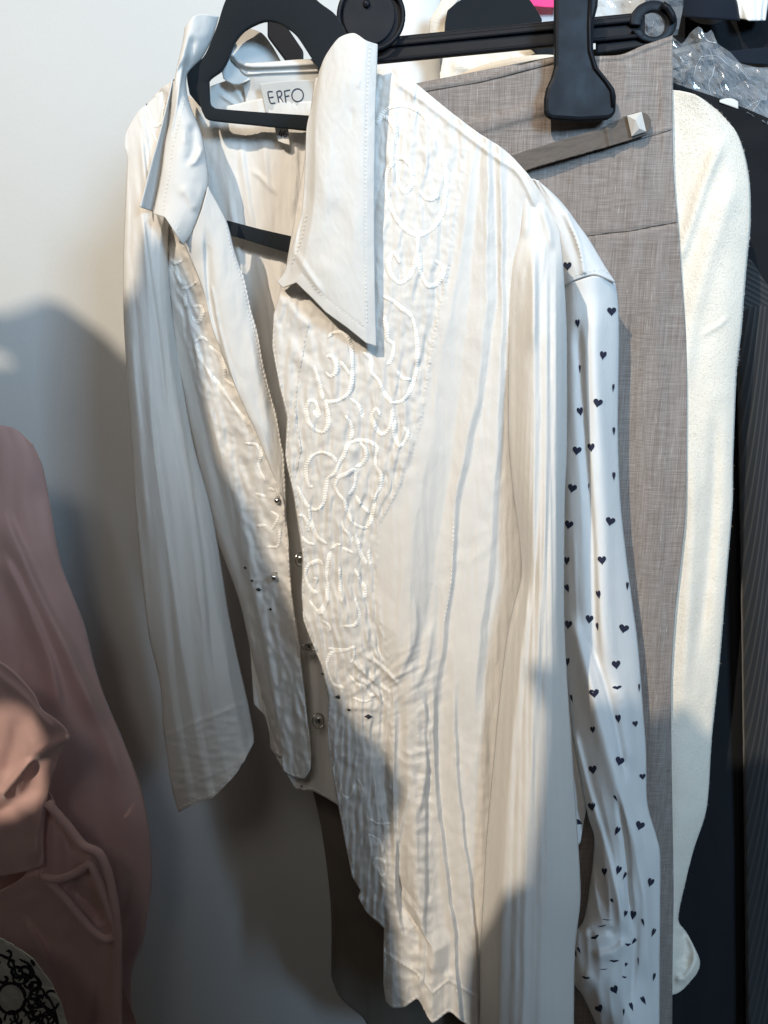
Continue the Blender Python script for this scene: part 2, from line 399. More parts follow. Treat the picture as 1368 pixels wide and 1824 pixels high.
# ================================================================== embroidered blouse
bl = thing('blouse', 'white crinkled blouse with scrolling embroidery, open pointed collar and silver buttons on a black hanger', 'blouse', P(600, 400, 0.74).tolist())
# back panel (inside seen through the neckline)
back = Sheet('back_panel', [(300,150,.83),(380,190,.825),(470,175,.812),(560,180,.803),(700,150,.785),(960,350,.75)],
    [(452,1255,.835),(472,1275,.83),(492,1350,.825),(527,1406,.82),(557,1409,.81),(580,1421,.80),(599,1432,.80),(720,1560,.79),(850,1700,.76)],
    [(300,150,.83),(330,420,.835),(400,800,.84),(440,1100,.84),(452,1255,.835)],
    [(960,350,.75),(960,700,.76),(900,1100,.76),(870,1400,.76),(850,1700,.76)],
    M['cotton'], bl, step=4, sm=(1,0,1,1),
    folds=[([(400,290),(420,420),(450,600),(480,720)],9,5,5), ([(430,240),(440,330),(455,430)],8,3,4), ([(470,240),(478,340),(485,430)],10,4,3),
           ([(525,235),(528,300),(520,400)],5,3,5), ([(445,300),(470,320),(493,348)],4,3,2.5), ([(500,450),(500,560),(505,700)],8,4,3),
           ([(455,440),(480,560),(500,680)],7,3,4),([(540,940),(548,1100),(560,1300)],8,6,4)],
    crinkle=[(26,300,2.2,3,0),(9,90,0.5,4,1),(6,40,0.25,5,0)])
# right front panel ------------------------------------------------
LE = [(560,140,.745),(540,300,.735),(505,500,.728),(487,560,.73),(485,619,.73),(498,690,.728),(511,745,.726),(508,813,.727),(523,884,.727),(539,993,.728),(537,1050,.73),(540,1105,.728),(572,1186,.728),
      (584,1242,.73),(583,1318,.732),(595,1394,.735),(613,1492,.736),(627,1561,.737),(642,1586,.735),(638,1599,.735),(654,1626,.733),(684,1653,.725),(683,1700,.722),(683,1753,.72),(687,1783,.72)]
HEM = [(687,1783,.72),(699,1795,.718),(722,1793,.712),(743,1780,.722),(756,1800,.712),(771,1822,.704),(799,1803,.718),(818,1816,.71),(840,1830,.706),(880,1850,.70)]
SH = [(560,140,.745),(620,118,.735),(672,122,.72),(700,119,.715),(740,148,.71),(800,197,.705),(850,235,.70),(900,268,.695),(940,310,.69),(968,352,.69),(990,400,.69)]
def rf_extra(X, Y, U, V):
    # gathered, embroidered inset: x left of the curved seam
    sx = np.interp(Y, [120,300,470,613,762,879,932,1050,1250,1500,1824], [835,822,800,772,746,704,672,668,700,690,690])
    inn = sstep(8, -8, X - sx)
    am = 0.75 + 0.7*sstep(520, 900, Y)
    xl = np.interp(Y, [140,500,813,1050,1186,1300], [560,505,508,537,572,583])
    fr = (X - xl) / np.maximum(sx - xl, 20) * 8.5 + 0.5*noise(X/70, Y/110, 3) + 0.25*noise(X/30, Y/45, 23)
    h = inn * ((1.2 + 0.9*noise(X/60, Y/120, 24)) * 1.5 * saw(fr, 0.3) + am*0.6 * ridged(X/13 + 0.4*noise(X/30, Y/40, 4), Y/60 + X/90, 6) + am*0.6 * noise(X/18, Y/17, 7) + 0.45*noise(X/10, Y/12, 8))
    low = sstep(1080, 1180, Y)
    h += 1.3 * np.exp(-((X - sx) / 6) ** 2) * (0.7 + 0.5 * noise(X/5, Y/9, 9))          # puckered seam
    out = 1 - inn
    Xw = X + 2.5*noise(Y/70, X/40, 25) + 1.0*noise(Y/24, X/30, 26); up = facets(Xw, Y, RF_UP); lw = facets(Xw, Y, RF_LOW); k = sstep(1190, 1290, Y)
    h += out * (1 - k) * up * sstep(140, 330, Y) + k * lw * sstep(676, 700, X + 0*Y)
    h += out * (0.5 * noise(X/30, Y/260, 11) + 0.32 * noise(X/12, Y/34, 13) + 0.2 * ridged(X/16, Y/300, 12) + 0.35 * ridged((X + Y*0.35)/40, (Y - X*0.6)/60, 28) * sstep(0.0, 0.5, noise(X/70, Y/120, 29)))
    zone = np.exp(-(((X-690)/75)**2 + ((Y-1215)/60)**2))
    a = (X*0.55 + Y*0.83)                                                            # diagonal creases pulling to the waist
    h += zone * (1.5 * ridged(a/22, (X*0.83 - Y*0.55)/90, 15) + 0.8 * ridged(a/10, (X*0.83-Y*0.55)/50, 16))
    lowz = sstep(1230, 1330, Y)
    h += lowz * (0.5 * ridged(X/22 + Y/900, Y/200, 17) + 0.5 * noise(X/14, Y/18, 18) + 0.7 * ridged((X + Y*0.5)/34, (Y - X*0.5)/26, 27) * (X < 770))
    rib = np.exp(-((X - np.interp(Y, [1240,1500,1720], [752,752,744])) / 15) ** 2) * lowz
    h += rib * (0.5 + 0.5 * np.sin(Y / 3.6 + noise(X/20, Y/30, 19) * 2))
    wz = np.exp(-((Y-830)/30)**2) * sstep(760, 700, X)
    h += wz * 1.8 * noise(X/60, Y/22 + X/70, 21)
    hem = np.interp(X, [683,743,771,799,880], [1700,1740,1775,1752,1800])
    h += 1.4 * np.exp(-((Y - hem + 6) / 3) ** 2) * sstep(1650, 1700, Y)
    return h
RF_UP = [([(835,215),(822,300),(805,453),(763,613),(746,762),(704,879),(670,960),(668,1100),(690,1300)], 0),
    ([(850,240),(835,340),(815,487),(785,640),(765,800),(735,950),(712,1100),(712,1300)], 4.2),
    ([(858,245),(850,350),(838,500),(818,697),(800,850),(775,1000),(752,1150),(744,1300)], 1.2),
    ([(870,255),(868,400),(866,520),(850,700),(828,802),(811,886),(806,1000),(788,1150),(778,1204),(774,1331)], 6.2),
    ([(880,265),(882,400),(885,520),(862,700),(839,810),(821,900),(814,1000),(798,1150),(788,1204),(784,1331)], [0.5,0.5,0,-1]),
    ([(893,290),(893,450),(893,620),(886,800),(880,900),(866,1050),(848,1200),(842,1350)], 5.0),
    ([(905,300),(901,450),(901,620),(896,800),(890,900),(878,1050),(862,1200),(856,1350)], 0.5), ([(930,300),(945,600),(930,900),(905,1350)], 1.5)]
RF_LOW = [([(676,1180),(684,1300),(690,1450),(686,1655),(690,1800)], 1), ([(694,1180),(703,1281),(699,1468),(704,1560),(694,1655),(700,1800)], 4), ([(704,1180),(712,1281),(708,1468),(712,1560),(706,1655),(712,1800)], 0.5),
    ([(722,1180),(727,1300),(727,1421),(726,1702),(722,1800)], 4.5), ([(744,1180),(757,1281),(758,1500),(750,1702),(742,1800)], 5.5), ([(750,1180),(763,1281),(764,1500),(758,1702),(752,1800)], 1.5),
    ([(768,1140),(773,1327),(778,1421),(797,1585),(811,1688),(818,1830)], 8), ([(776,1140),(781,1327),(786,1421),(804,1585),(818,1688),(826,1830)], 0),
    ([(808,1140),(811,1351),(820,1450),(835,1562),(846,1655),(850,1830)], 5), ([(815,1140),(818,1351),(826,1450),(841,1562),(852,1655),(858,1830)], 0.5), ([(842,1234),(858,1340),(870,1440),(874,1700),(878,1830)], 4.5)]
RF_FOLDS = [
    ([(700,140),(705,200),(700,300),(712,420)],9,3,1.6), ([(760,180),(762,300),(770,420)],9,3,1.6),
    ([(697,141),(760,185),(830,240),(890,285),(925,310),(960,380)],5,4,2.6,0.08),
    ([(520,590),(512,680),(510,750),(512,810),(530,900),(545,990)],3,3,1.2,0.1),
    ([(548,575),(530,680),(525,740),(534,800),(524,850)],2.5,2.5,1.4,0.1),
    ([(500,520),(530,560),(556,590)],14,7,5), ([(515,600),(545,650),(560,640)],12,6,4),
    ([(736,1214),(763,1285),(758,1381),(740,1480)],8,4,5),
    ([(703,1255),(700,1407),(705,1540),(712,1700)],10,4,6),
    ([(735,1380),(712,1480),(702,1560),(722,1700)],9,4,6),
    ([(655,1300),(668,1400),(690,1500),(692,1640)],8,5,5),
    ([(620,1170),(640,1190),(672,1218),(700,1238)],5,3,5), ([(640,1160),(680,1188),(715,1226)],5,3,4.5), ([(625,1205),(660,1222),(690,1262)],4,3,4),
    ([(650,1100),(662,1150),(690,1190)],7,4,5), ([(612,1262),(650,1262),(690,1268)],4,6,2.5),
    ([(735,1050),(740,1130),(700,1230)],12,6,5),([(770,1100),(760,1180),(735,1240)],10,5,4),
    ([(744,1700),(744,1782)],9,9,7,0.0),([(799,1740),(799,1803)],8,8,6,0.0),([(722,1660),(722,1790)],10,10,-5,0.0),([(771,1740),(771,1822)],12,12,-5,0.0)]
rf = Sheet('front_panel', SH, HEM, LE, [(990,400,.69),(965,560,.70),(950,800,.71),(935,1000,.715),(915,1200,.715),(895,1400,.715),(885,1600,.705),(880,1850,.70)],
    M['cotton'], bl, step=2.6, sm=(1,1,0,1), folds=RF_FOLDS, fn=rf_extra, bulge=0.012, fscale=0.72, creases=60)
# left front panel ---------------------------------------------------
LL = [(262,185,.835),(262,300,.83),(285,480,.83),(310,640,.835),(345,790,.84),(379,938,.845),(424,1063,.845),(443,1143,.845),(462,1219,.845),(472,1269,.845),(479,1299,.845),(481,1333,.845)]
LR = [(318,140,.80),(330,300,.80),(370,440,.795),(415,620,.79),(450,740,.785),(485,830,.78),(508,905,.778),(512,950,.778),(517,1000,.778),(521,1063,.78),(531,1128,.78),(536,1174,.78),(548,1280,.785),(554,1337,.785),(554,1368,.787)]
def lf_extra(X, Y, U, V):
    xr = np.interp(Y, [140,300,440,620,740,830,905,1063,1368], [318,330,370,415,450,485,508,521,554])
    d = xr - X
    inn = sstep(95, 70, d)
    h = inn * (1.7 * ridged(X/15 - Y/80, Y/50, 31) + 1.0 * noise(X/9, Y/12, 32))
    h += (1-inn) * (1.8 * noise((X - Y*0.22)/24, Y/340, 33) + 0.9 * ridged((X - Y*0.22)/16, Y/160, 34))
    h += 1.2 * np.exp(-((d-82)/5)**2)
    return h
lf = Sheet('front_panel', [(262,185,.835),(290,155,.82),(318,140,.80)], [(481,1333,.845),(490,1345,.84),(500,1349,.835),(504,1374,.82),(523,1385,.815),(542,1387,.80),(554,1368,.787)],
    LL, LR, M['cotton'], bl, step=2.8, sm=(1,0,1,1), fn=lf_extra, bulge=0.010, creases=45, fscale=0.8, dy=-0.012,
    folds=[([(330,520),(365,680),(400,850),(425,1000)],10,4,5), ([(350,560),(395,760),(440,950),(470,1140)],9,4,5), ([(455,1000),(480,1150),(500,1330)],8,4,3.5),
           ([(478,1040),(500,1180),(520,1370)],8,4,3.5)])
# left sleeve ------------------------------------------------------
def sl_extra(X, Y, U, V):
    c = np.interp(Y, [255,450,700,938,1200,1447], [0,0,30,60,90,130])
    a = X - c
    h = 0.9 * noise(a/34, Y/900, 42) + (2.6 + noise(X/80, Y/400, 46)) * saw(a/34 + 0.35*noise(X/120, Y/420, 41) + 0.3, 0.35) + 0.32 * noise(X/14, Y/30, 44)
    cy = 1245 + (450 - X) * 0.42           # cuff seam
    h += 1.1 * np.exp(-((Y-cy)/5)**2) + sstep(-6, 4, Y-cy) * (1.0 + 1.0*noise(X/26, Y/9, 45))
    cy2 = cy + 105
    h += 0.9 * np.exp(-((Y-cy2)/3)**2)
    return h
sl = Sheet('sleeve', [(262,185,.80),(285,165,.80),(312,150,.80)], [(318,1447,.80),(349,1432,.79),(379,1421,.785),(417,1383,.785),(438,1350,.79),(453,1322,.80)],
    [(262,185,.80),(245,200,.80),(225,235,.80),(222,262,.80),(227,285,.80),(224,350,.80),(220,450,.80),(220,560,.80),(228,700,.80),(235,800,.80),(241,900,.80),(246,960,.80),(255,1050,.80),(265,1130,.80),(285,1220,.80),(290,1290,.80),(298,1350,.80),(305,1400,.80),(318,1447,.80)],
    [(312,150,.80),(330,240,.805),(318,340,.805),(300,430,.805),(305,540,.815),(318,640,.82),(345,790,.82),(375,900,.82),(394,1006,.82),(407,1090,.82),(424,1174,.815),(440,1242,.815),(451,1299,.81),(453,1322,.80)],
    M['cotton'], bl, step=2.8, sm=(1,0,1,1), fn=sl_extra, bulge=0.022, flat_top=0.30, creases=26, fscale=0.7,
    folds=[([(240,300),(262,450),(285,620),(300,780)],8,4,5), ([(262,600),(275,800),(310,1050),(335,1250)],12,4,6), ([(305,640),(330,800),(358,1000),(375,1200)],12,4,6),
           ([(250,220),(262,330),(290,420),(318,500)],7,4,5), ([(230,560),(250,800),(270,1000)],8,5,4), ([(290,440),(300,520),(320,640)],7,4,5), ([(245,200),(262,250),(268,330)],3,3,2)])
# right sleeve (near) ----------------------------------------------------
SR_L = [([(906,500),(908,860),(926,1027),(898,1153),(878,1300),(864,1440),(858,1600),(853,1850)], 0), ([(918,500),(920,860),(934,1027),(908,1153),(889,1300),(876,1440),(869,1600),(864,1850)], -1.5),
    ([(950,430),(952,640),(950,900),(944,1027),(930,1153),(915,1300),(903,1440),(896,1600),(888,1850)], 6), ([(958,430),(962,640),(960,900),(954,1027),(941,1153),(927,1300),(915,1440),(908,1600),(900,1850)], 2.5),
    ([(974,640),(972,900),(962,1100),(950,1300),(940,1500),(932,1850)], 5.5), ([(980,640),(978,900),(970,1100),(959,1300),(950,1500),(944,1850)], 3), ([(990,640),(990,1000),(985,1240),(978,1400),(976,1600),(974,1850)], 6.5), ([(1004,500),(1010,900),(1014,1240),(1022,1420),(1032,1600),(1022,1850)], -3)]
def sr_extra(X, Y, U, V):
    k = np.interp(Y, [330,700,1100,1500,1850],[950,950,945,940,935])
    w = np.interp(Y, [330,700,1100,1500,1850],[30,34,48,66,75])
    a = (X-k)/w*30
    h = facets(X, Y, SR_L)*sstep(420, 620, Y) + 0.9*saw(a/6.5 + 0.4*noise(X/90, Y/500, 52), 0.3)*sstep(600,1000,Y) + 0.28*noise(X/12, Y/36, 53)
    return h
sr = Sheet('sleeve', [(926,302,.6905),(941,316,.690),(955,335,.689),(969,357,.689),(984,386,.689),(996,412,.69)], [(852,1850,.70),(900,1850,.67),(960,1850,.66),(1000,1850,.67),(1022,1850,.69)],
    [(926,302,.6905),(930,360,.691),(924,420,.693),(910,470,.697),(906,520,.70),(906,620,.70),(905,760,.70),(912,860,.70),(925,960,.70),(928,1027,.70),(912,1090,.70),(900,1153,.70),(888,1260,.70),(874,1407,.70),(866,1500,.70),(860,1600,.70),(855,1700,.70),(852,1850,.70)],
    [(996,412,.69),(1001,450,.69),(1005,500,.695),(1010,600,.70),(1010,800,.70),(1006,900,.70),(1005,1100,.70),(1012,1240,.70),(1018,1320,.70),(1024,1420,.70),(1030,1500,.70),(1034,1600,.70),(1024,1700,.70),(1022,1850,.69)],
    M['cotton'], bl, step=2.8, fn=sr_extra, bulge=0.018, dy=-0.006, creases=26, fscale=0.75, flat_top=0.16,
    folds=[([(935,330),(938,380),(936,430)],9,6,3),([(962,360),(975,400),(985,450)],7,6,3.5),([(948,425),(951,520),(948,640)],9,8,6)])
# left white facing --------------------------------------------------
fc = Sheet('facing', [(327,433,.775),(342,415,.77),(358,376,.766),(371,332,.764)], [(503,893,.772),(506,915,.772),(509,921,.772),(510,900,.771)],
    [(327,433,.775),(349,485,.772),(365,528,.77),(379,583,.768),(398,637,.766),(420,690,.764),(440,737,.763),(458,774,.763),(481,834,.766),(503,893,.772)],
    [(371,332,.764),(392,370,.768),(406,400,.77),(418,447,.772),(436,499,.772),(448,554,.772),(461,597,.772),(471,654,.77),(487,716,.77),(494,740,.77),(502,788,.77),(507,815,.771),(510,900,.771)],
    M['collar'], bl, step=2.6, bulge=0.004,
    folds=[([(366,400),(368,470),(374,540),(392,620),(402,700)],4,9,-5,0.2), ([(380,540),(400,620),(430,720)],4,3,3),([(375,500),(383,540),(390,580)],2.5,2.5,2.5),([(440,560),(452,640),(470,720),(485,800)],8,8,2)],
    crinkle=[(40,60,1.0,63,0),(16,22,0.25,64,0)], thick=0.0012)
stitches_on('stitching', [fc], [[(402,402),(412,448),(430,500),(441,556),(454,600),(464,656),(480,720)]], M['thread'], fc.o)
stitches_on('stitching', [sl], [[(312,1436),(345,1422),(376,1409),(412,1373),(432,1344)],[(300,1330),(350,1312),(400,1284),(442,1252)],[(300,1338),(350,1320),(400,1292),(444,1260)]], M['thread'], sl.o, dash=5, gap=4)
# collar ------------------------------------------------------------
cr = Sheet('collar', [(569,125,.70),(580,99,.695),(603,68,.69),(630,59,.685),(652,72,.682),(673,79,.684)], [(493,501,.716),(500,509,.714),(504,512,.712),(515,508,.706),(527,503,.70),(554,529,.695),(580,556,.692),(620,585,.688),(652,611,.686),(671,617,.688)],
    [(569,125,.70),(557,182,.702),(546,228,.703),(543,304,.703),(537,380,.704),(520,440,.707),(506,485,.712),(493,501,.716)],
    [(673,79,.684),(672,110,.684),(669,200,.684),(667,350,.684),(668,500,.685),(671,617,.688)],
    M['collar'], bl, step=2.2, sm=(1,0,1,1), bulge=0.003,
    folds=[([(658,80),(655,110),(652,200),(650,350),(651,500),(654,582)],2.0,2.0,-0.35,0.02),([(653,586),(620,562),(580,530),(556,506),(536,486)],2.0,2.0,-0.35,0.02),([(652,74),(625,120),(600,180),(575,300),(560,420)],26,22,2.5),([(540,330),(528,420),(520,490)],4,3,1.5),([(555,130),(552,300),(548,400)],10,8,-2), ([(600,350),(590,420),(560,480)],20,20,-1.5), ([(520,440),(545,480),(580,530)],6,6,2)],
    crinkle=[(90,110,1.3,71,0),(34,60,0.3,72,0),(14,18,0.2,73,0)], thick=0.0010, creases=5)
stitches_on('stitching', [cr], [[(659,84),(656,110),(652,200),(650,350),(651,500),(653,578)], [(653,584),(620,562),(580,530),(556,506),(538,488)], [(520,470),(536,430),(548,380)]], M['thread'], cr.o, w=1.3, lift=0.0008)
cl = Sheet('collar', [(329,49,.79),(344,30,.792),(363,25,.796),(390,30,.80)], [(272,380,.765),(294,387,.762),(312,414,.762),(327,437,.764)],
    [(329,49,.79),(325,76,.788),(314,125,.785),(307,163,.782),(303,210,.778),(294,253,.774),(288,301,.77),(280,345,.768),(272,380,.765)],
    [(390,30,.80),(378,70,.80),(358,106,.80),(334,132,.797),(333,163,.792),(342,196,.785),(358,235,.78),(369,290,.776),(371,332,.774),(358,376,.77),(342,415,.767),(327,437,.764)],
    M['collar'], bl, step=2.3, sm=(1,0,1,1), bulge=0.008,
    folds=[([(330,90),(322,140),(312,200),(300,260)],5,3,3),([(340,215),(345,260),(335,300)],9,9,-4),([(362,260),(350,285),(332,296)],5,5,3.5),([(318,330),(340,350),(350,380)],10,10,2.5),([(345,60),(338,100),(334,135)],7,7,-3)],
    crinkle=[(50,70,1.4,74,0),(20,26,0.3,75,0)], thick=0.0010, creases=8)
stitches_on('stitching', [cl], [[(328,175),(320,215),(308,262),(302,310),(294,350),(290,378)], [(296,380),(312,402),(326,424)]], M['thread'], cl.o)
cu = Sheet('collar_underside', [(308,141,.787),(311,141,.795),(314,142,.803)], [(250,369,.768),(261,373,.776),(276,378,.785)],
    [(308,141,.787),(301,174,.783),(283,246,.777),(268,299,.773),(250,369,.768)], [(314,142,.803),(308,175,.800),(300,246,.794),(292,300,.790),(276,378,.785)], M['collar'], bl, step=3, thick=0.0008)
# collar back fall and stand (behind hanger)
cb = Sheet('collar_fall', [(405,52,.845),(430,48,.85),(465,58,.855),(485,82,.855),(500,108,.855)], [(398,140,.83),(420,150,.835),(450,140,.84),(480,130,.85),(500,120,.855)],
    [(405,52,.845),(398,80,.84),(392,110,.835),(398,140,.83)], [(500,108,.855),(500,120,.855)], M['collar'], bl, step=2.5, bulge=0.006,
    crinkle=[(30,30,1.2,76,0)], dy=-0.018, thick=0.0016)
cs = Sheet('collar_stand', [(408,97,.835),(420,101,.83),(440,112,.828),(480,110,.826),(530,106,.824),(580,104,.82)], [(440,196,.842),(470,200,.842),(510,200,.84),(590,195,.83)],
    [(408,97,.835),(425,125,.836),(434,160,.84),(440,196,.842)], [(580,104,.82),(590,195,.83)], M['collar'], bl, step=2.2,
    folds=[([(410,98),(424,112),(445,118),(500,117),(580,112)],6,6,4,0.05), ([(425,122),(437,132),(470,130),(520,128),(580,126)],2,2,2,0.05), ([(428,100),(445,108),(470,108)],4,4,3)],
    crinkle=[(40,30,0.5,77,0)], dy=-0.018, thick=0.0014)
ys = Sheet('yoke', [(352,165,.838),(385,150,.84),(420,140,.845),(440,150,.848)], [(368,240,.85),(400,250,.85),(440,245,.85),(470,240,.85)],
    [(352,165,.838),(360,200,.845),(368,240,.85)], [(440,150,.848),(455,190,.85),(470,240,.85)], M['cotton'], bl, step=2.6,
    folds=[([(388,165),(412,182),(440,200)],3,3,3), ([(400,135),(420,160),(445,195)],8,4,4)], crinkle=[(24,40,1.2,78,0)], dy=-0.018)
# brand label and size tag
lb = Sheet('brand_label', [(462,149,.826),(510,144,.822),(566,142,.818)], [(473,201,.830),(510,199,.828),(556,194,.822)],
    [(462,149,.826),(468,175,.828),(473,201,.83)], [(566,142,.818),(556,194,.822)], M['label'], bl, step=2, thick=0.0006, crinkle=[(60,60,0.4,81,0)], dy=-0.018)
def strokes(name, sheet, lines, w, mat, lift=0.0005):
    vs = []; fs = []
    for pts in lines:
        c = spline(pts, max(3, int(plen(pts)/1.0)), len(pts) > 3); tan = np.gradient(c[:, :2], axis=0); tan /= np.linalg.norm(tan, axis=1)[:, None] + 1e-9
        row = None
        for i in range(len(c)):
            q = []
            for sgn in (-1, 1):
                r = sheet.hit(c[i,0] - tan[i,1]*w*sgn, c[i,1] + tan[i,0]*w*sgn, lift)
                if r is None: q = None; break
                q.append(tuple(r[0]))
            if q is None: row = None; continue
            k = len(vs); vs += q
            if row is not None: fs.append((row, row+1, k+1, k))
            row = k
    return put(name, vs, fs, mat, sheet.o, False) if fs else None
O_ = [(530.3 + 10.3*math.cos(a), 169.4 + 11.4*math.sin(a)) for a in np.linspace(0, 2*math.pi, 25)]
for nm, ln in (('letter', [[(486,163),(477.5,164.5),(482,183),(490.5,183)], [(479.8,174),(487.5,172.5)]]),
               ('letter', [[(493,163.5),(497,182.5)], [(493,163.5),(498.5,161.5),(501.8,165),(500.8,170.5),(495.5,173.5)], [(498.5,172.5),(505,182)]]),
               ('letter', [[(517,160),(506.8,162),(509.6,182.5)], [(508,172),(515.5,170.2)]]), ('letter', [O_])):
    strokes(nm, lb, ln, 0.95, M['ink'])
tg = Sheet('size_tag', [(489,226,.835),(500,226,.833),(513,226,.832)], [(495,251,.832),(505,255,.829),(516,258,.828)],
    [(489,226,.835),(495,251,.832)], [(513,226,.832),(516,258,.828)], M['collar'], bl, step=1.6, thick=0.0008, dy=-0.031)
strokes('numeral', tg, [[(500.6,232),(497.2,241),(503.5,241.5)], [(502.2,236.5),(501.5,245)]], 0.75, M['ink'])
strokes('numeral', tg, [[(510,233),(506.5,235.5),(505.4,240.5),(507,244.5),(510,243.5),(510,239.8),(507,239)]], 0.75, M['ink'])

def hem(sheet, pts, w=1.8): ribbon_on('hem', sheet, pts, w, M['cotton'], sheet.o, hgt=0.0007, stitch=9)
hem(rf, [(x, y-4) for x, y, _ in HEM[:9]], 2.2)
hem(rf, [(x+3, y) for x, y, _ in LE[3:]], 1.6)
hem(lf, [(x-3, y) for x, y, _ in LR[6:-1]], 1.6)
hem(lf, [(486,1331),(492,1340),(502,1346),(507,1371),(523,1381),(541,1383)], 1.6)
hem(sl, [(320,1440),(348,1426),(378,1414),(414,1378),(434,1348)], 2.0)
hem(fc, [(409,405),(419,449),(434,499),(446,554),(458,597),(468,654),(484,716),(491,742),(499,788),(504,815),(507,880)], 1.5)
hem(back, [(476,1272),(495,1346),(527,1402),(557,1405),(580,1417)], 1.6)
hem(rf, [(549,578),(531,680),(526,740),(535,800),(525,850)], 1.0)
# embroidery ------------------------------------------------------------
def sc(ox, oy, s, L): return [[(ox + x/s, oy + y/s) for x, y in c] for c in L]
E = []
E += [(c, 5.0) for c in sc(640,150,4.93,[
 [(155,350),(190,270),(260,210),(340,185),(440,190),(540,250),(620,350),(690,480),(735,640),(765,800),(765,920),(745,1060),(705,1180),(640,1270),(530,1325),(430,1290),(330,1190),(270,1060),(230,900),(240,770),(300,680)],
 [(310,640),(390,650),(440,710),(465,800),(455,890),(400,945),(350,880),(330,790)], [(530,940),(580,1000),(640,1010),(690,970)],
 [(160,330),(220,290),(280,330),(320,420),(330,530)], [(515,1330),(510,1450),(480,1600),(430,1700),(350,1745),(270,1660),(255,1560),(300,1480),(360,1570)],
 [(520,1480),(540,1650),(600,1770),(680,1750),(735,1660),(720,1590),(660,1550)]])]
E += [(c, 4.6) for c in sc(500,520,4.886,[
 [(415,400),(450,360),(520,350),(580,390),(610,470),(625,600),(620,760),(590,880),(500,945),(380,960)],
 [(390,960),(410,1060),(410,1160),(370,1220),(300,1200),(240,1130),(220,1030),(250,950),(300,960),(330,1050),(320,1080),(280,1040)],
 [(290,640),(320,740),(345,840),(370,940)], [(400,570),(440,560),(480,620),(480,700),(430,735),(390,700)], [(520,610),(560,660),(600,720)],
 [(890,40),(960,70),(1060,150),(1140,220),(1180,380),(1190,520),(1180,680),(1150,790),(1110,890),(1050,950),(970,970)],
 [(720,530),(780,580),(790,700),(850,770),(900,880),(970,970)], [(900,210),(920,320),(930,410),(980,460),(970,560),(930,640)],
 [(1010,690),(1060,750),(1140,760)], [(970,1010),(970,1090),(940,1190),(880,1240),(820,1170),(790,1080),(830,1020),(870,1080)],
 [(990,1120),(990,1250),(1030,1340),(1080,1300),(1105,1230),(1070,1180)], [(600,930),(660,970),(700,1040),(715,1100)], [(560,1080),(600,1130),(620,1200),(610,1290)]])]
E += [(c, 4.2) for c in sc(500,760,5.26,[
 [(660,130),(620,190),(590,270),(540,360),(500,440),(440,490),(420,600),(400,720),(330,780),(250,740),(200,660),(150,560)],
 [(530,330),(470,270),(380,240),(290,280),(240,370),(240,470),(270,560),(310,550)],
 [(640,160),(720,130),(820,140),(900,190),(890,280),(890,370),(940,460),(940,560),(890,650),(870,760),(850,860),(800,945),(720,930),(660,880),(620,770),(590,690),(540,630),(510,560),(540,480),(620,440),(690,400),(700,470),(690,560),(640,640)],
 [(740,150),(790,210),(800,290),(760,350),(700,380)], [(700,650),(760,740),(830,810)], [(170,830),(210,840),(250,900),(260,960),(230,940)],
 [(190,1030),(260,1090),(320,1100)], [(260,760),(290,900),(340,1030),(440,1100)], [(570,880),(590,960),(640,1010),(680,1080)], [(470,1150),(520,1110),(570,1100)],
 [(580,1140),(630,1160),(680,1180)], [(400,1290),(350,1260),(270,1290),(230,1370),(250,1470),(300,1540),(350,1550)],
 [(460,1170),(440,1290),(430,1400),(440,1500),(430,1620),(390,1700),(340,1740)], [(700,1000),(730,1100),(760,1210),(810,1290)], [(820,1150),(830,1230),(850,1310)],
 [(690,1330),(740,1430),(790,1520),(780,1620)], [(550,1320),(560,1450),(550,1580),(580,1650)], [(310,1420),(340,1430),(330,1460)]])]
E += [(c, 3.6) for c in sc(500,1050,4.56,[
 [(230,90),(300,180),(330,190),(370,110),(385,10)], [(330,250),(390,290),(410,350)], [(390,480),(470,490),(540,490),(600,470),(590,560),(570,600)],
 [(520,500),(420,510),(380,580),(390,680),(430,770),(520,800)], [(600,60),(640,200),(600,290),(510,300)], [(560,700),(620,770),(680,790),(720,850),(770,860)], [(590,880),(680,910),(740,890)]])]
E += [(c, 3.0) for c in sc(560,1380,4.02,[
 [(400,320),(460,350),(550,345)], [(380,450),(400,430),(470,480),(490,560)], [(420,640),(440,600),(500,620),(510,700),(480,720),(450,660)], [(470,760),(490,790),(510,810)],
 [(190,60),(200,140),(240,165),(270,120),(290,60)], [(310,30),(340,80),(350,130)]])]
for c, w in E: ribbon_on('embroidery_scroll', rf, c, w*0.92, M['thread'], rf.o)
EL = [(c, 4.0) for c in sc(280,400,5.07,[[(120,310),(170,350),(230,320)],[(130,370),(170,450),(220,530)],[(230,580),(300,560),(360,510)],[(250,620),(260,750)],
 [(330,740),(390,740),(410,800),(370,880),(310,830)],[(340,1060),(400,1020),(460,1050)],[(350,1080),(400,1220),(470,1340),(560,1450),(650,1580),(740,1700),(840,1810)],
 [(470,1100),(560,1180),(600,1290),(620,1400),(700,1460)]])]
EL += [(c, 3.4) for c in sc(380,700,4.34,[[(250,390),(330,400),(370,470),(350,560),(400,680)],[(430,740),(480,750)],[(330,780),(410,800)],[(450,920),(500,960),(450,1060)],
 [(330,1030),(410,1020)],[(420,1190),(500,1180),(515,1050)]])]
EL += [(c, 2.6) for c in sc(200,60,4.56,[[(290,610),(310,680),(350,750),(400,720),(410,640),(430,540)],[(310,700),(330,800),(370,890)]])]
for c, w in EL: ribbon_on('embroidery_scroll', [lf, sl], c, w, M['thread'], lf.o)
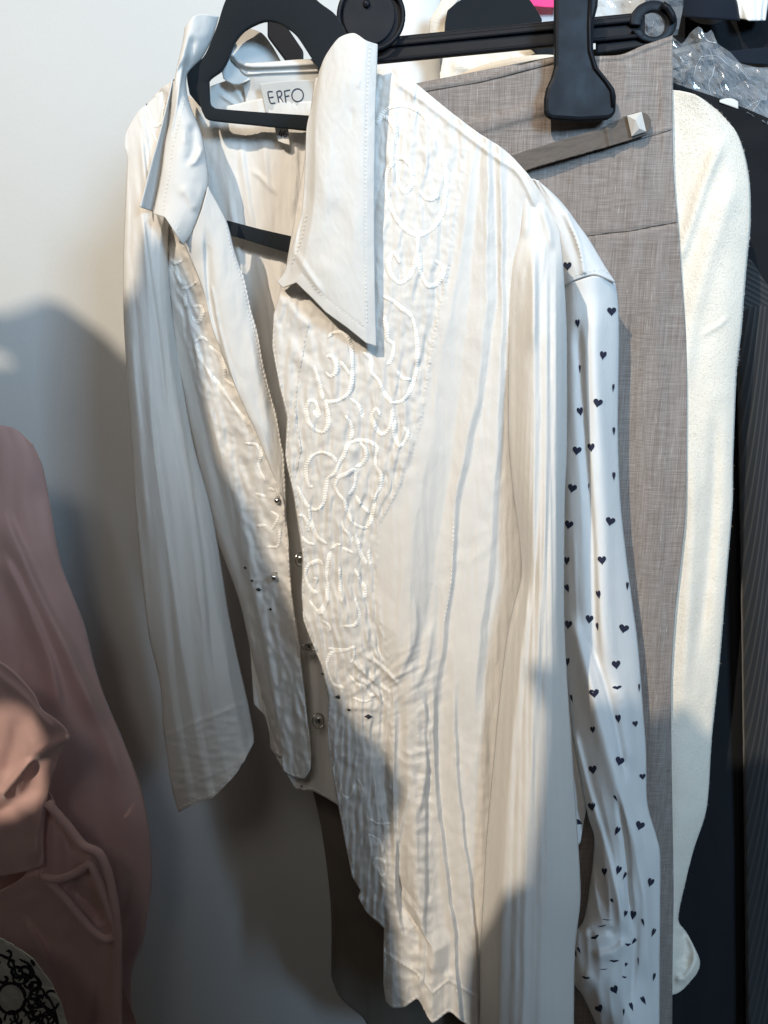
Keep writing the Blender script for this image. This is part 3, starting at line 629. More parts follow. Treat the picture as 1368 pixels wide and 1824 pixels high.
# buttons, snaps, stones
def ball(name, c, r, mat, parent, squash=1.0, label=None, seg=20):
    vs = []; fs = []; R = seg // 2
    for i in range(R + 1):
        th = math.pi * i / R
        for j in range(seg): ph = 2*math.pi*j/seg; vs.append((c[0]+r*math.sin(th)*math.cos(ph), c[1]+r*squash*math.cos(th), c[2]+r*math.sin(th)*math.sin(ph)))
    for i in range(R):
        for j in range(seg): fs.append((i*seg+j, i*seg+(j+1) % seg, (i+1)*seg+(j+1) % seg, (i+1)*seg+j))
    return put(name, vs, fs, mat, parent, True, label=label)
for (x, y, r) in ((494,889,6.2),(493,1027,7.0)):
    h = onto([lf, fc], x, y, 0.003)[0]; b_ = ball('button', h, r*PXM(h.y), M['silver'], bl)
    rr = r*PXM(h.y)*0.5
    tube('shank', [(h.x + rr*math.cos(a)*.8 + 0.001, h.y+.001, h.z + rr*1.8 + rr*math.sin(a)) for a in np.linspace(0, 2*math.pi, 13)[:-1]], rr*.22, M['silver'], b_, 6, closed=True)
for (x, y, rx, ry) in ((535,997,9,12),(549,1153,11,7),(567,1284,10,13)):
    c = P(x, y, .79)
    sn = tube('snap_ring', [P(x + rx*math.cos(a), y + ry*math.sin(a), .776 + 0.004*math.cos(a)) for a in np.linspace(0, 2*math.pi, 25)[:-1]], 0.0009, M['silver'], bl, 8, closed=True)
    ball('snap_plate', P(x, y, .780), rx*.8*PXM(.79), M['silver'], sn, 0.3)
def stone(x, y, r, sheets):
    h = onto(sheets, x, y, 0.0004)
    if not h: return
    c = h[0]; s_ = r*PXM(c.y)
    v = [(c.x-s_*1.2,c.y,c.z),(c.x,c.y,c.z+s_*.75),(c.x+s_*1.2,c.y,c.z-s_*.1),(c.x,c.y,c.z-s_*.8),(c.x,c.y-s_*.45,c.z)]
    put('rhinestone', v, [(0,1,4),(1,2,4),(2,3,4),(3,0,4)], M['stone'], bl, False)
for x, y, r in ((438,1011,4),(449,1034,3.5),(460,1050,5),(483,1085,4)): stone(x, y, r, [lf])
for x, y, r in ((576,1200,4),(580,1224,2.6),(604,1241,6.5),(622,1264,4),(656,1276,7)): stone(x, y, r, [rf])
for x, y, r in ((538,1400,3),): stone(x, y, r, [back])
stitches_on('stitching', [rf], [[(800,469),(785,540),(771,613),(758,690),(746,762),(725,830),(704,879),(680,925)], [(742,1250),(744,1400),(742,1550),(738,1700)], [(808,930),(803,1037),(790,1110)], [(690,1705),(720,1718),(744,1732)], [(744,1735),(771,1772),(799,1755),(830,1780)]], M['thread'], rf.o)

# ================================================================== velvet hanger
hg = thing('clothes_hanger', 'black velvet hanger with a rounded arch and tie bar inside the open white blouse collar', 'hanger', P(470, 40, .80).tolist())
strip_solid('arch', [((337,167),(356,190)),((333,129),(371,144)),((360,103),(394,125)),((371,84),(407,103)),((386,46),(417,76)),((401,0),(436,53)),((425,-40),(466,38)),((470,-60),(486,37)),((520,-50),(504,44)),((565,0),(527,61)),((599,27),(550,95)),((625,75),(572,130)),((650,130),(600,180))],
    .800, .775, 0.006, M['velvet_black'], hg)
strip_solid('tie_bar', [((354,140),(372,140)),((355,170),(373,172)),((356,186),(375,186)),((363,205),(381,191)),((376,214),(386,193)),((460,223),(460,199)),((546,232),(548,205)),((640,242),(640,212))], .798, .780, 0.005, M['velvet_black'], hg)
strip_solid('trouser_bar', [((360,408),(360,382)),((413,420),(407,393)),((460,434),(460,407)),((514,450),(517,420)),((620,475),(620,443))], .808, .785, 0.006, M['velvet_black'], hg)
strip_solid('arm', [((590,200),(600,150)),((700,240),(700,195)),((820,290),(820,250)),((930,380),(940,345))], .765, .73, 0.006, M['velvet_black'], hg)
tube('hook', [P(470 + 26*math.cos(a), -95 + 30*math.sin(a), .78) for a in np.linspace(1.5, -3.2, 20)], 0.0016, M['silver'], hg)

# ================================================================== clip hanger and trousers
ch = thing('clip_hanger', 'black plastic clip hanger with a round hub holding the taupe trousers', 'hanger', P(655, 30, .86).tolist())
def disc(name, cx, cy, rx, ry, Y, dep, mat, parent, n=56, bevel=0.001):
    return slab(name, [(cx + rx*math.cos(a), cy + ry*math.sin(a)) for a in np.linspace(0, 2*math.pi, n, endpoint=False)], Y, dep, mat, parent, bevel)
disc('hub', 661, 28, 59, 62, .872, .008, M['plastic'], ch)
disc('hub_face', 657, 26, 47, 54, .868, .003, M['plastic'], ch)
tube('hub_rim', [P(661 + 57*math.cos(a), 28 + 60*math.sin(a), .866) for a in np.linspace(0, 2*math.pi, 49)[:-1]], 0.0024, M['plastic'], ch, 8, closed=True)
ball('hub_pin', P(653, 6, .866), 0.0035, M['plastic'], ch, .6)
def bar(name, p0, p1, h0, h1, Y0, Y1, dep, mat, parent):
    return slab(name, [(p0[0],p0[1]-h0/2),(p1[0],p1[1]-h1/2),(p1[0],p1[1]+h1/2),(p0[0],p0[1]+h0/2)], [Y0,Y1,Y1,Y0], dep, mat, parent, 0.0016)
bar('bar', (660,91), (1150,43), 46, 46, .880, .838, .006, M['plastic'], ch)
bar('bar_ridge', (672,79), (1146,31), 12, 13, .8755, .8335, .004, M['plastic'], ch)
bar('bar_ridge', (664,108), (1148,62), 7, 8, .8755, .8335, .004, M['plastic'], ch)
bar('bar_ridge', (1062,84), (1150,72), 26, 22, .846, .838, .004, M['plastic'], ch)
strip_solid('end_ring', [((1168 + 42*math.cos(a) - 3, 38 + 38*math.sin(a)),(1165 + 22*math.cos(a), 42 + 23*math.sin(a))) for a in np.linspace(-3.3, 2.75, 24)], .834, .834, 0.007, M['plastic'], ch, bevel=0.0015)
tube('end_tip', [P(x, y, .83) for x, y in ((1180,8),(1190,14),(1197,26),(1200,40))], 0.0030, M['plastic'], ch, 10)
bar('shoulder', (540,120), (476,30), 60, 70, .90, .91, .006, M['plastic'], ch)
CLP = [(989,-20),(989,60),(989,117),(983,138),(975,155),(971,175),(971,197),(974,206),(984,211),(1034,214),(1084,211),(1094,206),(1098,197),(1099,170),(1096,157),(1087,144),(1075,131),(1066,117),(1060,98),(1058,80),(1060,32),(1066,10),(1068,-20)]
slab('clip', CLP, .811, .010, M['plastic'], ch, 0.003)
tube('clip_rib', [P(x, y, .8095) for x, y in ((1052,-10),(1050,50),(1051,90),(1060,120),(1078,142),(1090,160),(1093,190))], 0.0016, M['plastic'], ch, 8)
slab('clip_jaw', [(985,160),(1090,150),(1092,205),(985,208)], .842, .006, M['plastic'], ch, 0.002)

tr = thing('trousers', 'taupe linen trousers with a waist tab and square metal stud hanging from the clip hanger', 'trousers', P(1100, 150, .83).tolist())
def tr_extra(X, Y, U, V):
    h = 2.2*noise(X/60, Y/420, 91) + 0.6*noise(X/22, Y/60, 92) + 4.0*np.exp(-((X-1165)/26)**2)*sstep(420,600,Y) - 3.0*np.exp(-((X-1120)/14)**2)*sstep(500,700,Y)
    h += sstep(-3, 3, (206 + (965-X)*0.28) - Y) * 1.2 * (X < 1000)
    sm = np.interp(X, [900,1050,1119,1207], [430,420,412,396]); h -= 1.8*np.exp(-((Y-sm)/2.6)**2); h += 1.0*sstep(0, 4, Y-sm)
    s2 = np.interp(X, [900,954,1076,1151,1200], [312,298,258,241,228]); h += 1.4*np.exp(-((Y-s2+2)/2.5)**2) - 0.8*np.exp(-((Y-s2-2)/2.5)**2)
    tp = np.interp(X, [740,856,988,1107,1198], [154,136,103,98,64]); h += 1.0*np.exp(-((Y-tp-5)/3.5)**2) - 1.1*np.exp(-((Y-tp-11)/2.0)**2) 
    return h
trs = Sheet('trouser_front', [(600,178,.85),(746,153,.85),(856,135,.847),(988,101,.842),(1060,100,.838),(1107,97,.835),(1143,82,.834),(1198,63,.834)],
    [(850,1900,.86),(900,1900,.85),(1000,1900,.85),(1197,1900,.85)],
    [(600,178,.85),(640,500,.86),(780,1200,.86),(850,1900,.86)],
    [(1198,63,.834),(1198,160,.834),(1200,300,.835),(1208,400,.836),(1215,500,.838),(1222,600,.84),(1224,700,.84),(1222,900,.84),(1213,1000,.842),(1203,1090,.843),(1196,1203,.845),(1196,1316,.845),(1198,1450,.85),(1200,1590,.85),(1198,1720,.85),(1197,1900,.85)],
    M['linen'], tr, step=3.4, fn=tr_extra, thick=0.0012, dy=-0.006, folds=[([(1060,120),(1000,170),(900,210),(800,225)],10,20,3),([(1176,90),(1182,180),(1186,300)],8,10,2),([(1110,110),(1118,150),(1122,180)],10,10,2)])
Sheet('trouser_back', [(620,172,.872),(1000,98,.866),(1196,66,.850)], [(860,1900,.89),(1195,1900,.88)], [(620,172,.872),(860,1900,.89)], [(1196,66,.850),(1210,600,.868),(1195,1900,.88)], M['linen'], tr, step=16, thick=0.0012)
tb = Sheet('waist_tab', [(900,280,.838),(985,254,.834),(1076,226,.831),(1119,205,.829),(1140,199,.829)], [(905,316,.838),(954,298,.836),(1030,276,.833),(1103,255,.830),(1151,240,.829)],
    [(900,280,.838),(905,316,.838)], [(1140,199,.829),(1152,203,.829),(1159,213,.829),(1158,228,.829),(1151,240,.829)], M['tab'], tr, step=2.5, thick=0.002, dy=-0.008,
    crinkle=[(30,20,0.5,95,0),(8,8,0.3,96,0)], folds=[([(1080,222),(1088,262)],5,5,2.5,0.0)])
M['seam'] = cloth('seam_thread', (0.06, 0.048, 0.042), 0.9)
for pts, w_ in (([(1000,424),(1050,420),(1085,415),(1119,412),(1160,404),(1207,396)],1.3),([(746,165),(800,156),(856,146),(920,130),(988,112)],1.1),([(954,302),(1030,280),(1103,259),(1151,245),(1180,236),(1197,230)],0.9)):
    ribbon_on('seam', trs, pts, w_, M['seam'], tr, hgt=0.0003, stitch=5)
sd = put('stud', [tuple(P(x, y, Y)) for x, y, Y in ((1117,206,.8175),(1143,199,.8175),(1151,234,.8175),(1125,243,.8175),(1132,214,.8110),(1139,229,.8110))],
    [(0,1,4),(1,2,5,4),(2,3,5),(3,0,4,5)], M['stud'], tr, False)

# ================================================================== heart print blouse
hb = thing('blouse', 'white blouse printed with small navy hearts hanging between white sleeve and taupe trousers', 'blouse', P(1050, 500, .78).tolist())
def h_extra(X, Y, U, V):
    return 1.8*noise((X - (Y-900)*0.09)/30, Y/380, 101) + 0.4*noise(X/18, Y/45, 102) + sstep(1350,1600,Y)*(1.6*ridged((X-(Y-900)*.12)/26, Y/190, 103))
hs = Sheet('sleeve', [(1000,510,.778),(1020,503,.77),(1060,492,.765),(1097,505,.775)], [(1000,1880,.79),(1060,1880,.77),(1120,1880,.77),(1175,1880,.79)],
    [(1000,510,.778),(1000,700,.78),(1000,900,.78),(1003,1135,.785),(1015,1253,.785),(1022,1316,.785),(1035,1384,.785),(1047,1452,.785),(1058,1490,.785),(1056,1535,.79),(1051,1574,.79),(1044,1621,.79),(1037,1644,.79),(1023,1663,.79),(1019,1691,.79),(1020,1747,.79),(1037,1772,.79),(1053,1805,.79),(1068,1840,.79),(1075,1880,.79)],
    [(1097,505,.775),(1101,537,.78),(1103,592,.782),(1102,674,.784),(1101,756,.785),(1102,811,.786),(1106,900,.786),(1117,1000,.787),(1126,1068,.788),(1135,1135,.79),(1141,1200,.79),(1146,1271,.79),(1151,1339,.79),(1153,1429,.79),(1169,1488,.79),(1176,1524,.79),(1176,1632,.79),(1175,1760,.79),(1175,1880,.79)],
    M['heartcloth'], hb, step=2.6, fn=h_extra, bulge=0.020, creases=25, dy=0.010,
    folds=[([(1030,560),(1040,760),(1055,960),(1062,1130),(1070,1200)],12,6,-6,0.1), ([(1060,520),(1066,700),(1078,900),(1080,1100),(1092,1200)],16,14,5,0.1),
           ([(1012,1080),(1040,1180),(1070,1290),(1100,1400),(1130,1490),(1145,1580),(1155,1760)],16,12,9,0.08),
           ([(1045,1130),(1072,1200),(1098,1300),(1115,1400)],5,8,-5,0.15), ([(1085,1215),(1115,1245),(1122,1320),(1130,1380)],12,9,6),
           ([(1018,1290),(1045,1400),(1075,1500),(1098,1590),(1120,1670)],14,7,7,0.1), ([(1095,1400),(1112,1490),(1120,1590),(1126,1680)],6,6,-7),
           ([(1040,1664),(1070,1655),(1100,1662)],8,8,-4),([(1050,1700),(1090,1698),(1120,1670)],12,8,5),([(1150,1520),(1152,1640),(1158,1800)],10,6,6),
           ([(1135,1600),(1130,1700),(1120,1820)],7,7,-5),([(1030,1720),(1060,1760),(1085,1820)],12,12,4)])
hk = Sheet('shoulder_yoke', [(940,318,.766),(956,321,.764),(975,335,.762)], [(1000,512,.776),(1022,500,.768),(1060,489,.763),(1097,503,.773)],
    [(940,318,.766),(975,420,.77),(1000,512,.776)], [(975,335,.762),(994,353,.762),(1012,374,.762),(1029,398,.762),(1050,427,.764),(1078,474,.768),(1097,503,.773)], M['heartcloth'], hb, step=2.6, bulge=0.008,
    folds=[([(1008,375),(1030,430),(1042,490)],6,4,3,0.05)], crinkle=[(24,60,1.0,104,0)])
hbk = Sheet('body', [(900,420,.80),(1010,470,.80)], [(985,1500,.80),(1030,1505,.80),(1036,1480,.805)], [(900,420,.80),(940,1000,.80),(985,1500,.80)], [(1010,470,.80),(1020,1000,.80),(1034,1350,.80),(1045,1430,.805),(1036,1480,.805)],
    M['heartcloth'], hb, step=5, crinkle=[(30,300,3,105,0)])
stitches_on('stitching', [hk], [[(1015,402),(1028,430),(1038,470)], [(1005,500),(1030,488),(1070,480),(1085,488)]], M['thread'], hk.o)
HT = [(1011,472,0,.9,1),(1045,486,-10,1,1.1),(1089,553,0,1,1),(1029,574,-5,.5,1),(1074,631,8,.75,1),(1033,655,0,.25,1),(1092,689,5,.25,1),(1065,716,12,1,1),(1033,731,-10,.7,1),(1093,766,0,.3,1),(1053,795,-3,.75,1),(1028,801,8,.95,1),
(1093,846,0,.35,1),(1049,865,0,.15,.9),(1020,868,12,1,1),(1087,927,12,1.05,1),(1014,933,12,.95,1),(1072,996,-3,.9,1),(1010,997,5,.6,1),(1010,1046,-20,.5,1),(1066,1057,-12,.5,1),(1117,1042,0,.3,1),(1050,1101,8,.85,1),(1013,1111,8,.8,1),(1064,1114,-8,.3,1),
(1111,1118,12,1.1,1),(1011,1177,0,.5,1),(1097,1182,-5,.95,1),(1099,1224,-5,1,.45),(1138,1223,0,.2,1),(1058,1233,-5,1.05,1),(1018,1242,-15,.25,1),(1101,1278,-8,.6,1),(1131,1288,-10,.6,.7),(1056,1298,-5,.55,.8),(1021,1309,-8,.3,1.2),(1104,1354,15,1,1.05),
(1056,1369,-8,.9,1),(1144,1382,-5,.7,.7),(1054,1435,-8,.8,1),(1096,1420,-30,.25,.8),(1140,1469,18,1,1.05),(1100,1478,25,.5,1.1),(1077,1551,0,.6,.9),(1102,1548,20,.6,1.1),(1113,1558,25,.3,1),(1159,1570,18,.7,1.05),(1050,1601,0,.4,1),
(1090,1603,-30,.3,.6),(1175,1592,8,.15,1),(1114,1626,15,.4,.8),(1128,1628,10,.65,1.1),(1145,1641,-15,.25,1),(1081,1638,5,1,.12),(1073,1649,-12,.9,.15),(1060,1669,-22,.9,.4),(1164,1659,22,.4,1.1),(1130,1675,38,.35,.9),(1118,1682,0,.6,.35),
(1024,1696,-20,.35,1),(1031,1691,-28,.25,.9),(1094,1711,0,1,.3),(1137,1711,0,.12,1.1),(1115,1717,20,.3,.5),(1075,1726,-3,.9,.12),(1044,1741,10,.9,.3),(1112,1740,8,.5,.25),(1165,1738,12,.3,1),(1094,1761,-25,.85,1),(1145,1780,-28,.45,1.1),
(1124,1791,-18,.4,1.1),(1111,1801,0,.2,.9),(1067,1795,-25,.85,.9),(1173,1753,12,.2,1)]
def heart(x, y, ang, sx, sy, sheets, parent):
    pts = []
    n = 18
    for i in range(n):
        t = 2*math.pi*i/n
        hx = 16*math.sin(t)**3; hy = -(13*math.cos(t)-5*math.cos(2*t)-2*math.cos(3*t)-math.cos(4*t))
        pts.append((hx*0.52*sx, (hy+2)*0.56*sy))
    ca, sa = math.cos(math.radians(ang)), math.sin(math.radians(ang)); vs = []; 
    for ring in (0.0, 0.5, 1.0):
        for (a, b) in (pts if ring else [(0, 0)]):
            a *= ring; b *= ring
            r = onto(sheets, x + a*ca - b*sa, y + a*sa + b*ca, 0.00035)
            if r is None: return
            vs.append(tuple(r[0]))
    fs = [(0, 1+i, 1+(i+1) % n) for i in range(n)] + [(1+i, 1+n+i, 1+n+(i+1) % n, 1+(i+1) % n) for i in range(n)]
    put('printed_heart', vs, fs, M['print'], parent, False)
for (x, y, a, sx, sy) in HT:
    if y < 500: heart(x, y, a, sx, sy, [hk], hk.o)
    else: heart(x, y, a, sx, sy, [hs], hs.o)
heart(1029,1464,-70,.6,.9,[hbk],hbk.o)

# ================================================================== cream velour garment
cv = thing('jacket', 'cream velour jacket sleeve with curved shoulder hanging right of the taupe trousers', 'jacket', P(1250, 200, .90).tolist())
cvs = Sheet('sleeve', [(1150,190,.925),(1180,162,.92),(1196,160,.918),(1241,170,.915),(1279,197,.915)], [(1150,1770,.94),(1196,1772,.94),(1216,1763,.94),(1240,1736,.94)],
    [(1150,190,.925),(1150,600,.925),(1150,1000,.93),(1140,1400,.94),(1150,1770,.94)],
    [(1279,197,.915),(1311,234,.918),(1327,277,.92),(1336,330,.92),(1337,400,.92),(1331,464,.922),(1325,537,.922),(1321,589,.924),(1313,655,.925),(1310,714,.926),(1306,826,.928),(1305,900,.93),(1295,1022,.93),(1282,1181,.933),(1268,1316,.935),(1259,1438,.937),(1234,1519,.94),(1212,1610,.943),(1209,1641,.943),(1225,1664,.942),(1245,1705,.94),(1246,1722,.94),(1240,1736,.94)],
    M['velour'], cv, step=3.2, dy=-0.070, bulge=0.015, thick=0.003,
    crinkle=[(60,500,4.0,111,0),(7,9,0.12,113,0),(30,40,0.5,114,0)],
    folds=[([(1290,240),(1255,330),(1225,420),(1205,480)],14,9,6,0.15),([(1320,300),(1275,420),(1235,560),(1215,700)],20,16,5,0.15),([(1275,700),(1272,850),(1262,1000),(1240,1200)],12,12,-6),([(1230,760),(1235,900),(1225,1100),(1215,1300)],14,12,5),([(1300,560),(1280,580),(1245,600)],4,4,2),
           ([(1225,1660),(1240,1700),(1225,1740),(1200,1745)],7,7,6,0.1),([(1212,1650),(1222,1690),(1215,1725)],12,12,-9)])
def fuzz(sheet, n, ln, wd, mat):
    r = np.random.RandomState(3); V = sheet.verts; F = sheet.faces; k = r.randint(0, len(F), n); a = V[F[k, 0]]; b = V[F[k, 1]]; d = V[F[k, 3]]
    u, v = r.rand(n, 1), r.rand(n, 1); p = a + (b-a)*u + (d-a)*v; nn = np.cross(b-a, d-a); nn /= np.linalg.norm(nn, axis=1)[:, None] + 1e-12
    nn *= np.where(nn[:, 1] > 0, -1, 1)[:, None]
    tip = nn*0.8 + r.normal(0, .6, (n, 3)); tip /= np.linalg.norm(tip, axis=1)[:, None]; sd_ = np.cross(tip, r.normal(0, 1, (n, 3))); sd_ /= np.linalg.norm(sd_, axis=1)[:, None]
    L_ = ln*(0.5 + r.rand(n, 1)); vs = np.stack([p - sd_*wd, p + sd_*wd, p + tip*L_], 1).reshape(-1, 3)
    o = put('fuzz', vs, np.arange(3*n).reshape(-1, 3), mat, sheet.o, False); o['kind'] = 'stuff'
fuzz(cvs, 26000, 0.0016, 0.00016, M['velour'])
cvb = Sheet('body', [(780,150,.94),(800,140,.94),(880,110,.93),(1000,100,.93),(1180,170,.935)], [(780,900,.96),(1180,900,.95)], [(780,150,.94),(780,900,.96)], [(1180,170,.935),(1180,900,.95)], M['velour'], cv, step=8)
# second cream top seen above the bar
c2 = thing('cardigan', 'cream fleecy cardigan neckline seen above the black clip hanger bar', 'cardigan', P(870, 100, .98).tolist())
Sheet('body', [(786,118,.985),(800,70,.985),(860,60,.98),(930,70,.975),(1000,60,.975)], [(786,190,.985),(860,180,.98),(1000,160,.975)], [(786,118,.985),(783,150,.985),(786,190,.985)], [(1000,60,.975),(1000,160,.975)], M['velour'], c2, step=3,
    thick=0.003, folds=[([(905,100),(935,112),(960,118)],6,5,5),([(800,120),(830,115),(850,140)],10,10,4),([(850,105),(845,130),(830,160)],9,9,-3)], crinkle=[(26,26,1.6,115,0)])
Sheet('neck_edge', [(764,60,.99),(766,35,.985),(780,12,.982),(795,-20,.98)], [(800,62,.985),(797,45,.985),(800,20,.98),(830,-14,.98)], [(764,60,.99),(780,66,.985),(800,62,.985)], [(795,-20,.98),(830,-14,.98)], M['velour'], c2, step=3, thick=0.003)

# black hanger arch behind
bh = thing('clothes_hanger', 'black velvet hanger arch inside the cream cardigan at the top', 'hanger', P(880, 20, .96).tolist())
slab('arch', [(792,60),(793,38),(797,18),(812,5),(838,-12),(880,-25),(920,-18),(945,0),(957,18),(966,34),(962,60)], .962, .006, M['velvet_black'], bh, 0.001)
slab('arm', [(935,80),(950,88),(967,107),(990,118),(990,80),(966,70)], .960, .006, M['velvet_black'], bh, 0.001)
# light hanging sheet left of the cardigan
lg = Sheet('pillowcase', [(674,-40,1.06),(730,-40,1.05),(788,-40,1.06)], [(640,700,1.07),(720,700,1.05),(788,700,1.07)], [(674,-40,1.06),(650,300,1.06),(640,700,1.07)], [(788,-40,1.06),(788,300,1.06),(788,700,1.07)], M['offwhite'], None, step=6, bulge=0.01, crinkle=[(40,300,3,121,0)], thick=0.001)
tagit(lg.o, 'plain white cloth hanging behind the round hub of the clip hanger', 'cloth')
lg.o.name = 'hanging_cloth'
mg = Sheet('scarf', [(925,-20,.995),(1000,-20,.995)], [(930,8,.99),(955,11,.99),(1000,14,.99)], [(925,-20,.995),(930,8,.99)], [(1000,-20,.995),(1000,14,.99)], M['magenta'], None, step=3, crinkle=[(20,20,1.5,122,0)])
tagit(mg.o, 'sliver of bright pink cloth at the top edge above the black arch', 'scarf')
w3 = Sheet('shirt', [(925,-15,1.01),(1010,-15,1.01)], [(925,110,1.0),(1010,130,1.0)], [(925,-15,1.01),(925,110,1.0)], [(1010,-15,1.01),(1010,130,1.0)], M['offwhite'], None, step=4, crinkle=[(30,40,2.5,123,0)])
tagit(w3.o, 'white shirt edge behind the black arch and beside the clip', 'shirt')

# ================================================================== black garments right
bk = thing('jacket', 'black pinstriped jacket hanging at the far right behind the cream sleeve', 'jacket', P(1340, 300, .98).tolist())
Sheet('shoulder', [(1120,110,.975),(1196,146,.972),(1290,178,.968),(1368,210,.965),(1480,262,.965)], [(1120,640,.985),(1300,640,.98),(1480,640,.98)], [(1120,110,.975),(1120,640,.985)], [(1480,262,.965),(1480,640,.98)], M['black'], bk, step=7, bulge=0.004, crinkle=[(80,90,3,131,0)])
Sheet('lapel', [(1300,452,.974),(1336,462,.966),(1362,500,.964),(1400,540,.966)], [(1300,670,.974),(1345,610,.966),(1368,590,.965),(1400,590,.967)], [(1300,452,.974),(1300,670,.974)], [(1400,540,.966),(1400,590,.967)], M['stripe2'], bk, step=5, thick=0.002)
Sheet('sleeve', [(1310,560,.978),(1350,545,.968),(1480,560,.975)], [(1330,1900,.985),(1380,1900,.97),(1480,1900,.985)], [(1310,560,.978),(1318,1000,.98),(1330,1900,.985)], [(1480,560,.975),(1480,1900,.985)], M['stripe'], bk, step=6, bulge=0.015)
Sheet('body', [(1120,560,1.0),(1480,560,1.0)], [(1120,1900,1.01),(1480,1900,1.01)], [(1120,560,1.0),(1120,1900,1.01)], [(1480,560,1.0),(1480,1900,1.01)], M['black'], bk, step=9, crinkle=[(60,500,6,132,0),(20,60,1,133,0)])
# dark garments at the upper right
b2 = Sheet('coat', [(1150,-60,1.06),(1480,-60,1.06)], [(1150,420,1.07),(1480,420,1.07)], [(1150,-60,1.06),(1150,420,1.07)], [(1480,-60,1.06),(1480,420,1.07)], M['black'], None, step=8, crinkle=[(70,90,6,134,0)], thick=0.002)
tagit(b2.o, 'plain black coat behind the crumpled clear plastic', 'coat')
nv = Sheet('sweater', [(1212,-30,1.03),(1290,-30,1.03)], [(1212,30,1.03),(1260,32,1.02),(1318,36,1.02)], [(1212,-30,1.03),(1212,30,1.03)], [(1290,-30,1.03),(1312,0,1.02),(1318,36,1.02)], M['navy'], None, step=4, bulge=0.01, thick=0.002)
tagit(nv.o, 'navy blue garment edge at the top right corner left of the white one', 'sweater')
wr = Sheet('towel', [(1300,-40,1.045),(1376,-40,1.045)], [(1318,34,1.04),(1340,36,1.03),(1364,36,1.04)], [(1300,-40,1.045),(1318,34,1.04)], [(1376,-40,1.045),(1364,36,1.04)], M['offwhite'], None, step=2.5, crinkle=[(13,60,3,135,0)], thick=0.002)
tagit(wr.o, 'small white cloth with narrow folds in the top right corner', 'cloth'); wr.o.name = 'white_cloth'
gy = Sheet('sleeve', [(1290,92,1.03),(1400,80,1.03)], [(1290,110,1.03),(1400,118,1.03)], [(1290,92,1.03),(1290,110,1.03)], [(1400,80,1.03),(1400,118,1.03)], M['navy'], None, step=4); tagit(gy.o, 'strip of dark cloth behind the clear plastic at the right edge', 'cloth'); gy.o.name = 'dark_cloth'
# crumpled clear plastic
pb = thing('plastic_bag', 'crumpled clear plastic garment cover above the black jacket shoulder', 'plastic bag', P(1270, 130, .99).tolist())
def pfn(seed, a):
    def f(X, Y, U, V):
        return a*(2.2*ridged(X/44, Y/38, seed) + 1.1*ridged((X+Y)/26, (X-Y)/44, seed+1) + 0.35*ridged(X/12, Y/15, seed+2))
    return f
pf = Sheet('film', [(1192,60,.985),(1215,80,.98),(1232,55,.975),(1247,45,.97),(1255,62,.97),(1268,52,.972),(1278,78,.974),(1300,92,.975),(1325,120,.98),(1400,120,.99)],
    [(1190,150,.985),(1230,160,.975),(1270,175,.97),(1320,195,.965),(1400,240,.965)], [(1192,60,.985),(1190,150,.985)], [(1400,120,.99),(1400,240,.965)], M['film'], pb, step=9, fn=pfn(141, 1.6), sm=(0,1,1,1), thick=0)
pf2 = Sheet('film', [(1195,90,1.0),(1260,75,.99),(1310,110,.99),(1400,130,1.0)], [(1190,160,1.0),(1290,180,.99),(1400,250,.98)], [(1195,90,1.0),(1190,160,1.0)], [(1400,130,1.0),(1400,250,.98)], M['film'], pb, step=11, fn=pfn(151, 2.2), thick=0)
pf3 = Sheet('film', [(1060,-20,.90),(1140,-20,.895),(1216,-20,.90)], [(1060,66,.90),(1150,70,.895),(1207,62,.90)], [(1060,-20,.90),(1060,66,.90)], [(1216,-20,.90),(1217,10,.90),(1207,62,.90)], M['film'], pb, step=9, fn=pfn(161, 1.6), thick=0)
for q in (pf, pf2, pf3):
    for p_ in q.o.data.polygons: p_.use_smooth = False
M['crease'] = plastic('film_crease', (0.45, 0.49, 0.52), 0.12)
rc = random.Random(11)
for k in range(7):
    q = rc.choice((pf, pf, pf, pf3)); x0 = rc.uniform(1196, 1362) if q is pf else rc.uniform(1105, 1212); y0 = rc.uniform(60, 195) if q is pf else rc.uniform(0, 50)
    a0 = rc.uniform(0.6, 2.4); l0 = rc.uniform(8, 34); pts = [(x0, y0)]
    for j in range(3): a0 += rc.uniform(-.6, .6); pts.append((pts[-1][0] + math.cos(a0)*l0/3, pts[-1][1] + math.sin(a0)*l0/3))
    ribbon_on('crease', q, pts, rc.uniform(0.3, 0.5), M['crease'], pb, hgt=0.0006, stitch=30)
for pts in ([(1262,86),(1268,100),(1272,118),(1269,135)],[(1275,130),(1264,142),(1263,155),(1267,170)],[(1308,108),(1322,128),(1334,144)],[(1250,100),(1240,118),(1236,136)],[(1210,100),(1216,112),(1214,130)],[(1247,48),(1259,72),(1278,78)],[(1247,102),(1275,100),(1296,115)],[(1340,200),(1350,186),(1354,178)],[(1325,196),(1345,182),(1366,176)]):
    ribbon_on('crease', pf, pts, 0.5, M['crease'], pb, hgt=0.0008, stitch=30)
tgn = Sheet('paper_tag', [(1282,178,.962),(1295,175,.962),(1306,176,.962),(1315,181,.962)], [(1282,182,.962),(1315,194,.962)], [(1282,178,.962),(1282,182,.962)], [(1315,181,.962),(1315,194,.962)], M['collar'], None, step=2, thick=0.0008)
tagit(tgn.o, 'small white tag peeping over the black jacket shoulder under the plastic', 'tag')

